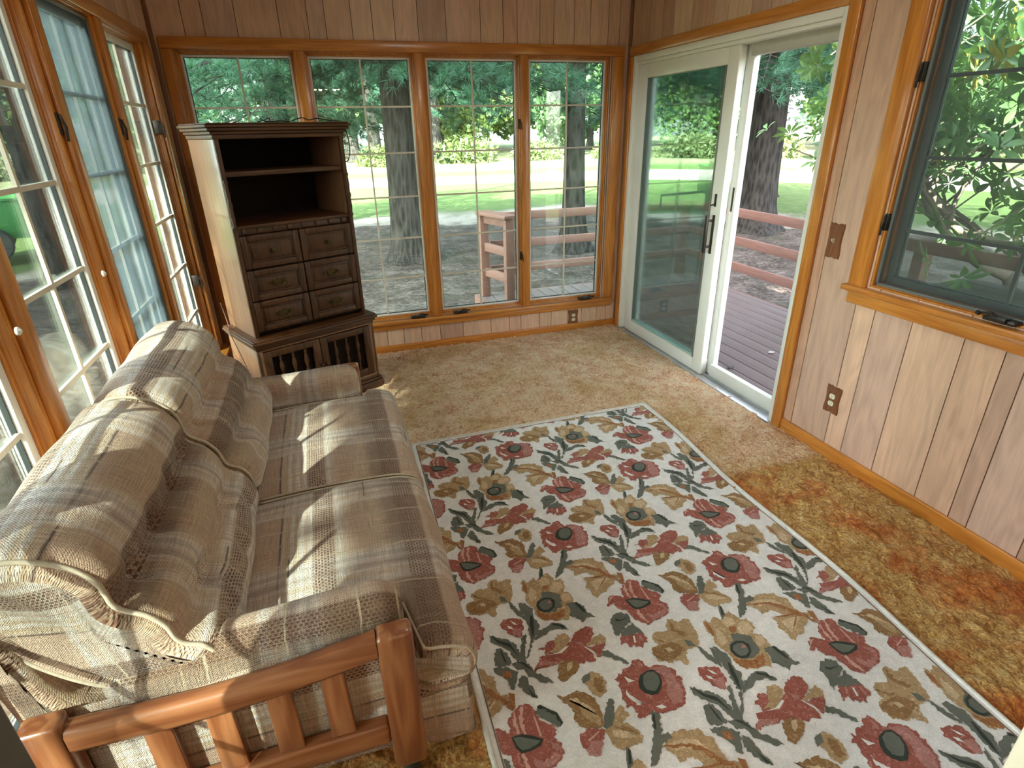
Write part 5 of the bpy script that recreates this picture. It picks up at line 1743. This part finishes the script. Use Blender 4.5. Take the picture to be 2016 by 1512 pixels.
def needle_cloud(name, pos, dirs, mat, parent, seed, n=24, length=0.13, spread=1.0, width=0.0022, variants=6, scl=None):
    rng = np.random.RandomState(seed)
    inv = world_of(parent).inverted() if parent is not None else Matrix.Identity(4)
    off = np.array(inv.translation)
    bases = [tuft_base(rng, n, length, spread, width) for _ in range(variants)]
    R = rotmats(dirs, rng)
    which = rng.randint(0, variants, len(pos))
    allV = np.zeros((len(pos), n * 3, 3))
    for k in range(variants):
        idx = np.where(which == k)[0]
        if len(idx) == 0: continue
        allV[idx] = np.einsum('nij,mj->nmi', R[idx], bases[k])
    if scl is not None: allV *= scl[:, None, None]
    allV += pos[:, None, :] + off
    V = allV.reshape(-1, 3)
    F = np.arange(len(V)).reshape(-1, 3)
    return np_mesh(name, V, F, mat, parent)


def leaf_cloud(name, pos, size, mat, parent, seed, aspect=0.6, dirs=None, fm=None):
    """folded quads, two triangles each, random directions"""
    rng = np.random.RandomState(seed)
    inv = world_of(parent).inverted() if parent is not None else Matrix.Identity(4)
    off = np.array(inv.translation)
    n = len(pos)
    D = dirs if dirs is not None else rng.normal(size=(n, 3))
    D = D / (np.linalg.norm(D, axis=1, keepdims=True) + 1e-9)
    A = rng.normal(size=(n, 3)); X = np.cross(A, D); X /= np.linalg.norm(X, axis=1, keepdims=True) + 1e-9
    s = size * rng.uniform(0.6, 1.25, (n, 1))
    p = pos + off
    N_ = np.cross(D, X)
    V = np.stack([p, p + D * s * 0.5 + X * s * aspect * 0.5 + N_ * s * 0.08, p + D * s, p + D * s * 0.5 - X * s * aspect * 0.5 + N_ * s * 0.08], 1).reshape(-1, 3)
    b = np.arange(n) * 4
    F = np.concatenate([np.stack([b, b + 1, b + 2], 1), np.stack([b, b + 2, b + 3], 1)])
    f2 = None if fm is None else np.concatenate([fm, fm])
    return np_mesh(name, V, F, mat, parent, fm=f2)


def pine(x, y, r, h, z0, zt, rad, nb, label, seed, lean=(0, 0), tuft=0.13, ntuft=24, step=0.16, droop=0.35, clip=None, flare=1.6, width=0.0024, grp=None, fan=1.0):
    """tall pine: bare trunk, boughs from z0 to zt with needle tufts along drooping side twigs"""
    root = empty('pine_tree', (x, y, GZ), label=label, cat='tree', group=grp)
    trunk_mesh(x, y, r, h, seed, lean, flare, parent=root)
    rr = random.Random(seed)
    pos = []; dr = []; tw = MB()
    for k in range(nb):
        q = (k + rr.random()) / nb
        z = z0 + (zt - z0) * q
        a = k * 2.399 + rr.uniform(-0.4, 0.4)
        L = rad * (1.0 - 0.55 * q) * rr.uniform(0.75, 1.1)
        px, py, pz = x + lean[0] * z, y + lean[1] * z, z
        pts = []
        ns = max(4, int(L / 0.25))
        for i in range(ns + 1):
            s = i / ns
            pts.append(Vector((px + math.cos(a) * L * s, py + math.sin(a) * L * s, pz + 0.15 * L * s - droop * L * s * s * 1.1 + 0.04 * math.sin(7 * s + k))))
        tw.tube(pts, [max(0.006, 0.028 * (1 - s_ / ns) * (r / 0.25)) for s_ in range(ns + 1)], 5)
        for i in range(2, ns + 1):
            s = i / ns
            for side in (-1, 1):
                aa = a + side * rr.uniform(0.6, 1.25)
                l2 = L * 0.30 * (1.15 - s) + 0.22
                m2 = max(1, int(l2 / step))
                b0 = pts[i]
                for j in range(1, m2 + 1):
                    t = j / m2
                    p = b0 + Vector((math.cos(aa) * l2 * t, math.sin(aa) * l2 * t, -0.35 * l2 * t * t + rr.uniform(-0.06, 0.06)))
                    if clip and not clip(p): continue
                    for _ in range(3):
                        pos.append((p.x + rr.uniform(-0.07, 0.07), p.y + rr.uniform(-0.07, 0.07), p.z + rr.uniform(-0.06, 0.06)))
                        dr.append((math.cos(aa) + rr.uniform(-0.8, 0.8), math.sin(aa) + rr.uniform(-0.8, 0.8), rr.uniform(-0.7, 0.9)))
                if l2 > 0.3:
                    tw.tube([b0, b0 + Vector((math.cos(aa) * l2 * 0.9, math.sin(aa) * l2 * 0.9, -0.28 * l2))], [0.007, 0.003], 4, caps=False)
        pos.append(tuple(pts[-1])); dr.append((math.cos(a), math.sin(a), 0))
    tw.build('branches', M_BARK, root, smooth=True)
    needle_cloud('needles', np.array(pos), np.array(dr), M_NEEDLE, root, seed, ntuft, tuft, fan, width)
    return root, len(pos)


# the three big pines behind the windows
G = 'pines close to the house'
pine(2.15, 5.65, 0.275, 11, 2.45, 7.0, 3.7, 95, 'thick-trunked pine in the litter seen through the second back window', 11, tuft=0.17, ntuft=26, width=0.0032, step=0.15, lean=(-0.005, 0))
pine(5.02, 5.30, 0.195, 10, 2.75, 8.0, 2.6, 52, 'slender pine trunk seen through the fourth back window', 12, tuft=0.15, ntuft=24, flare=1.9, width=0.0028, step=0.2)
pine(9.28, 5.75, 0.36, 12, 2.45, 7.5, 4.0, 95, 'big dark pine beyond the deck seen through the open side of the glass door', 13, tuft=0.18, ntuft=24, flare=1.75, width=0.0034, step=0.18)
pine(-3.05, 5.9, 0.20, 10, 2.6, 8.0, 2.6, 34, 'pine with hanging boughs seen through the left wall windows', 14, tuft=0.15, ntuft=22, width=0.003, step=0.19, lean=(0.03, 0))
pine(0.2, 9.6, 0.24, 11, 1.8, 7.0, 3.2, 56, 'pine farther back whose low boughs fill the first back window', 15, tuft=0.18, ntuft=22, width=0.0036, step=0.2)
pine(13.5, 10.5, 0.3, 12, 2.3, 9.0, 4.2, 44, 'pine at the lawn edge right of the big dark pine', 16, tuft=0.2, ntuft=18, width=0.0045, step=0.26)
for i, (x, y) in enumerate(((3.5, 40.5), (4.75, 38.0), (9.0, 38.5), (-6.0, 36.0))):
    pine(x, y, 0.42, 11, 3.6, 11.0, 4.6, 30, 'distant pine trunk standing on the sunny lawn', 30 + i, tuft=0.4, ntuft=12, width=0.012, step=0.5, grp='pines standing on the far lawn')


def copy_tree(o, loc, rz=0.0, sc=1.0, label=None, group=None):
    r = o.copy(); COL.objects.link(r); r.location = loc; r.rotation_euler = (0, 0, rz); r.scale = (sc, sc, sc)
    if label: r['label'] = label
    if group: r['group'] = group
    for ch in list(o.children):
        c = ch.copy(); COL.objects.link(c); c.parent = r
    return r


def leafy(kind, seed, h=13.0, rad=4.2, n=9000, lf=0.42):
    root = empty('woodland_tree', (0, 0, 0), label='leafy tree in the sunlit woodland edge beyond the lawn', cat='tree', group='trees of the woodland edge')
    rng = np.random.RandomState(seed)
    trunk_mesh(0, 0, 0.22, h * 0.8, seed, parent=root, z0=0.0)
    blobs = []
    for k in range(16):
        a = rng.uniform(0, 2 * PI); rr_ = rad * math.sqrt(rng.uniform(0, 0.8))
        z = h * (0.14 + 0.8 * rng.uniform(0, 1))
        s = 1 - abs(z / h - 0.45) * 0.9
        blobs.append((rr_ * math.cos(a) * s, rr_ * math.sin(a) * s, z, rad * rng.uniform(0.28, 0.5)))
    pos = []
    per = n // len(blobs)
    for bx_, by_, bz, br in blobs:
        d = rng.normal(size=(per, 3)); d /= np.linalg.norm(d, axis=1, keepdims=True)
        pos.append(np.array([bx_, by_, bz]) + d * br * rng.uniform(0.7, 1.05, (per, 1)) * np.array([1, 1, 0.8]))
    leaf_cloud('crown', np.concatenate(pos), lf, M_WOODS[kind], root, seed + 1, 0.7)
    return root


protos = [leafy(0, 51), leafy(1, 52, 11.0, 4.0), leafy(2, 53, 14.0, 4.4), leafy(0, 54, 12.0, 4.8)]
ring = []
rr = random.Random(77)
for R0, st, az in ((51, 11.6, -48.0), (62, 11.0, -53.0), (75, 12.0, -48.0)):
    while az < 78:
        R_ = R0 + rr.uniform(-1, 1)
        ring.append((0.8 + R_ * math.sin(math.radians(az)), -4.3 + R_ * math.cos(math.radians(az)), rr.uniform(0, 6.28), rr.uniform(0.95, 1.1) * (1.0 if R0 < 55 else 1.35 if R0 < 65 else 1.75)))
        az += st + rr.uniform(-0.3, 0.6)
for i, (x, y, rz, sc) in enumerate(ring):
    p = protos[i % 4]
    if i < 4:
        p.location = (x, y, GZ); p.rotation_euler = (0, 0, rz); p.scale = (sc, sc, sc)
    else:
        copy_tree(p, (x, y, GZ), rz, sc)


# brush in front of the woodland
def bush(seed, n=2200):
    root = empty('wild_shrub', (0, 0, 0), label='low pale green brush at the foot of the woodland edge', cat='shrub', group='brush along the woodland edge')
    rng = np.random.RandomState(seed)
    d = rng.normal(size=(n, 3)); d /= np.linalg.norm(d, axis=1, keepdims=True); d[:, 2] = abs(d[:, 2])
    pos = d * rng.uniform(0.3, 1.0, (n, 1)) * np.array([2.4, 2.4, 1.6])
    m = MB()
    for k in range(7):
        a = rng.uniform(0, 6.28); m.tube([(0, 0, 0), (0.9 * math.cos(a), 0.9 * math.sin(a), 1.1)], [0.03, 0.01], 4)
    m.build('stems', M_TWIG, root)
    leaf_cloud('foliage', pos, 0.34, M_BRUSH, root, seed + 1, 0.5)
    return root


bp_ = [bush(61), bush(62)]
az = -46.0; i = 0
while az < 74:
    R_ = rr.uniform(41, 44)
    loc = (0.8 + R_ * math.sin(math.radians(az)), -4.3 + R_ * math.cos(math.radians(az)), GZ)
    sc = rr.uniform(0.8, 1.15); rz = rr.uniform(0, 6.28)
    if i < 2:
        bp_[i].location = loc; bp_[i].rotation_euler = (0, 0, rz); bp_[i].scale = (sc, sc, sc)
    else: copy_tree(bp_[i % 2], loc, rz, sc)
    az += rr.uniform(6.6, 8.0); i += 1


# ------------------------------------------------------------------ large-leaved shrub by the deck
def rhododendron():
    root = empty('large_leaved_shrub', (5.75, -2.35, GZ), label='tall shrub with glossy oval leaves outside the right window', cat='shrub')
    r = random.Random(5)
    base = Vector((5.75, -2.35, GZ))
    m = MB(); tips = []

    def grow(p, d, L, rad, lvl):
        n = 5; pts = [p]
        q = p.copy(); dd = d.copy()
        for i in range(n):
            dd = (dd + Vector((r.uniform(-.28, .28), r.uniform(-.28, .28), r.uniform(-.12, .2)))).normalized()
            q = q + dd * (L / n); pts.append(q.copy())
        m.tube(pts, [rad * (1 - 0.5 * i / n) for i in range(n + 1)], 7 if lvl < 2 else 5)
        if lvl >= 3:
            tips.append((pts[-1], dd)); tips.append((pts[3], dd)); return
        for k in range(3 if lvl == 0 else 4):
            nd = (dd + Vector((r.uniform(-1, 1), r.uniform(-1, 1), r.uniform(-.35, .7)))).normalized()
            grow(pts[-1] if k < 2 else pts[3], nd, L * r.uniform(0.55, 0.8), rad * 0.55, lvl + 1)
    for d, L in (((-0.25, 0.35, 1), 1.5), ((-0.55, 0.7, 0.9), 1.35), ((0.1, -0.5, 1), 1.5), ((-0.5, -0.1, 1.1), 1.5), ((-0.2, 0.9, 1.1), 1.5)):
        grow(base + Vector((r.uniform(-.15, .15), r.uniform(-.15, .15), 0)), Vector(d).normalized(), L, 0.075, 0)
    # twigs reaching towards the glass
    for tx, ty, tz in ((4.35, -1.50, 1.20), (4.3, -1.75, 1.05), (4.5, -1.35, 1.28), (4.3, -1.85, 1.32), (4.6, -1.2, 1.45), (4.45, -0.75, 2.02), (4.6, -0.55, 2.12), (4.25, -0.62, 1.95),
                       (4.4, -0.95, 2.1), (4.3, -1.95, 0.95), (4.7, -0.9, 1.8), (4.35, -1.6, 1.75), (4.4, -1.35, 1.95), (4.3, -1.8, 1.9), (4.5, -1.15, 2.2)):
        a = Vector((tx, ty, tz)); s = a + Vector((0.75 + r.random() * 0.3, -0.35, 0.42 + r.random() * 0.25))
        pts = [s, s.lerp(a, 0.4) + Vector((0, 0, 0.08)), s.lerp(a, 0.75) + Vector((0, 0, 0.05)), a]
        m.tube(spline(pts, 4), [0.009] * 4 + [0.007] * 4 + [0.005] * 5, 5)
        tips.append((a, (a - s).normalized())); tips.append((s.lerp(a, 0.75) + Vector((0, 0, .05)), (a - s).normalized()))
    m.build('branches', M_TWIG, root, smooth=True)
    V = []; F = []; fm = []
    more = []
    for p, d in tips:
        more.append((p, d))
        for _ in range(5):
            more.append((p + Vector((r.uniform(-.28, .28), r.uniform(-.28, .28), r.uniform(-.22, .22))), (d + Vector((r.uniform(-.8, .8), r.uniform(-.8, .8), r.uniform(-.3, .8)))).normalized()))
    for p, d in more:
        if p.x < 4.05 or (p.z < 1.42 and p.y > -1.9 and r.random() < 0.8): continue
        k0 = r.random() * 6.28; nl = r.randint(6, 9)
        ax = d.cross(Vector((0.3, 0.2, 1))).normalized(); ay = d.cross(ax)
        yl = 1 if r.random() < 0.05 else 0
        for k in range(nl):
            t = k0 + 2 * PI * k / nl
            out = (ax * math.cos(t) + ay * math.sin(t)) * 0.95 + d * r.uniform(0.1, 0.6)
            out.normalize()
            side = out.cross(d).normalized(); nn = side.cross(out)
            L = r.uniform(0.085, 0.14); W = L * 0.17
            b = len(V)
            prof = [(0.0, 0.15), (0.15, 0.35), (0.35, 0.85), (0.6, 1.0), (0.82, 0.7), (1.0, 0.0)]
            for q, w in prof:
                c = p + out * (L * q + 0.012) - nn * (-0.0 + 0.25 * L * q * q)
                V.append(c + side * W * w + nn * W * w * 0.35); V.append(c); V.append(c - side * W * w + nn * W * w * 0.35)
            for i in range(len(prof) - 1):
                F.append((b + 3 * i, b + 3 * i + 1, b + 3 * i + 4, b + 3 * i + 3)); F.append((b + 3 * i + 1, b + 3 * i + 2, b + 3 * i + 5, b + 3 * i + 4))
                fm += [yl, yl]
    inv = world_of(root).inverted()
    np_mesh('leaves', np.array([tuple(inv @ v) for v in V]), np.array(F), [M_RHODO, M_RHODOY], root, smooth=True, fm=fm)
    return root


rhododendron()
pine(8.6, -1.2, 0.30, 11, 3.4, 9.0, 3.4, 30, 'dark tree trunk behind the large-leaved shrub', 18, tuft=0.18, ntuft=20, width=0.004, step=0.24)

# ------------------------------------------------------------------ green trailer in the yard
tr = empty('garden_trailer', (-5.2, 9.2, GZ), 0.35, label='green garden trailer under the trees seen through the left windows', cat='trailer')
MT = Matrix.Translation((-5.2, 9.2, GZ)) @ Matrix.Rotation(0.35, 4, 'Z')
M_GRN = simple('green_enamel', (0.05, 0.22, 0.06), 0.4)
m = MB(MT)
m.box(-0.9, 0.9, -0.6, -0.56, 0.40, 1.05); m.box(-0.9, 0.9, 0.56, 0.6, 0.40, 1.05); m.box(-0.9, -0.86, -0.56, 0.56, 0.40, 1.05); m.box(0.86, 0.9, -0.56, 0.56, 0.40, 1.05); m.box(-0.9, 0.9, -0.6, 0.6, 0.36, 0.40)
m.box(-0.93, 0.93, -0.63, -0.6, 1.02, 1.07); m.box(-0.93, 0.93, 0.6, 0.63, 1.02, 1.07)
m.build('body', M_GRN, tr, bev=0.006)
for s_ in (-0.68, 0.68):
    m = MB(MT); m.lathe((0, 0, 0.30), [(0.12, s_ - 0.07), (0.27, s_ - 0.07), (0.30, s_ - 0.04), (0.30, s_ + 0.04), (0.27, s_ + 0.07), (0.12, s_ + 0.07)], 20, 'y'); m.build('wheel', M_GASKET, tr, smooth='auto')
m = MB(MT); m.bar((0.9, 0, 0.4), (2.0, 0, 0.32), 0.06, 0.06); m.bar((0, -0.68, 0.30), (0, 0.68, 0.30), 0.05, 0.05); m.bar((2.0, 0, 0.0), (2.0, 0, 0.34), 0.04, 0.04); m.build('drawbar', M_GASKET, tr)


# ------------------------------------------------------------------ shade trees towards the sun (left, behind the camera)
def shade_tree(k, cx, cy, cz, seed, regions):
    """broad tree whose lower crown edge the low sun just clears"""
    root = empty('shade_tree', (cx, cy, GZ), label='broad leafy tree on the sunny side of the house', cat='tree', group='shade trees on the sunny side')
    rng = np.random.RandomState(seed)
    trunk_mesh(cx, cy, 0.3, 9.2, seed, parent=root)
    pos = []
    for (u0, u1, v0, v1, k0, k1, n) in regions:
        u = rng.uniform(u0, u1, n); v = rng.uniform(v0, v1, n); kk = rng.uniform(k0, k1, n)
        pos.append(np.stack([u - kk, v - 1.15 * kk, 0.45 + 1.15 * kk], 1))
    leaf_cloud('crown', np.concatenate(pos), 0.15, M_WOODS[2], root, seed + 3, 0.85)
    m = MB()
    for q in range(7):
        P = pos[0][pos[0][:, 2] > 7.2]; e = P[rng.randint(0, len(P))]
        m.tube([(cx, cy, 8.6), tuple((np.array([cx, cy, 9.0]) + e) / 2 + np.array([0, 0, 0.4])), tuple(e)], [0.09, 0.05, 0.01], 5)
    m.build('branches', M_BARK, root, smooth=True)


shade_tree(0, -2.5, -8.6, 6.4, 91, [(0.83, 3.8, -4.4, -1.7, 5.2, 7.4, 14000), (0.10, 0.66, -4.0, -1.7, 5.2, 7.4, 26)])
shade_tree(0, -5.2, -4.6, 6.4, 92, [(0.83, 3.8, -1.9, 1.2, 5.2, 7.4, 15000), (0.10, 0.66, -1.9, 1.0, 5.2, 7.4, 26)])


def tall_shade(cx, cy, seed, u0, u1, v0, v1, n):  # unseen trees, added to keep sun off the near yard
    root = empty('shade_tree', (cx, cy, GZ), label='unseen tall tree added behind the house to shade the yard', cat='tree', group='unseen trees added for yard shade')
    rng = np.random.RandomState(seed)
    trunk_mesh(cx, cy, 0.4, 14.0, seed, parent=root)
    u = rng.uniform(u0, u1, n); v = rng.uniform(v0, v1, n); kk = rng.uniform(11.5, 15.0, n)
    leaf_cloud('crown', np.stack([u - kk, v - 1.15 * kk, 0.45 + 1.15 * kk], 1), 0.55, M_WOODS[2], root, seed + 3, 0.9)


tall_shade(-15.0, -10.5, 101, -6.0, 0.6, 1.8, 9.2, 3600)
tall_shade(-9.0, -9.2, 102, 0.6, 7.0, 1.2, 9.2, 3600)
tall_shade(-3.0, -11.5, 103, 7.0, 13.5, -3.5, 8.2, 5200)
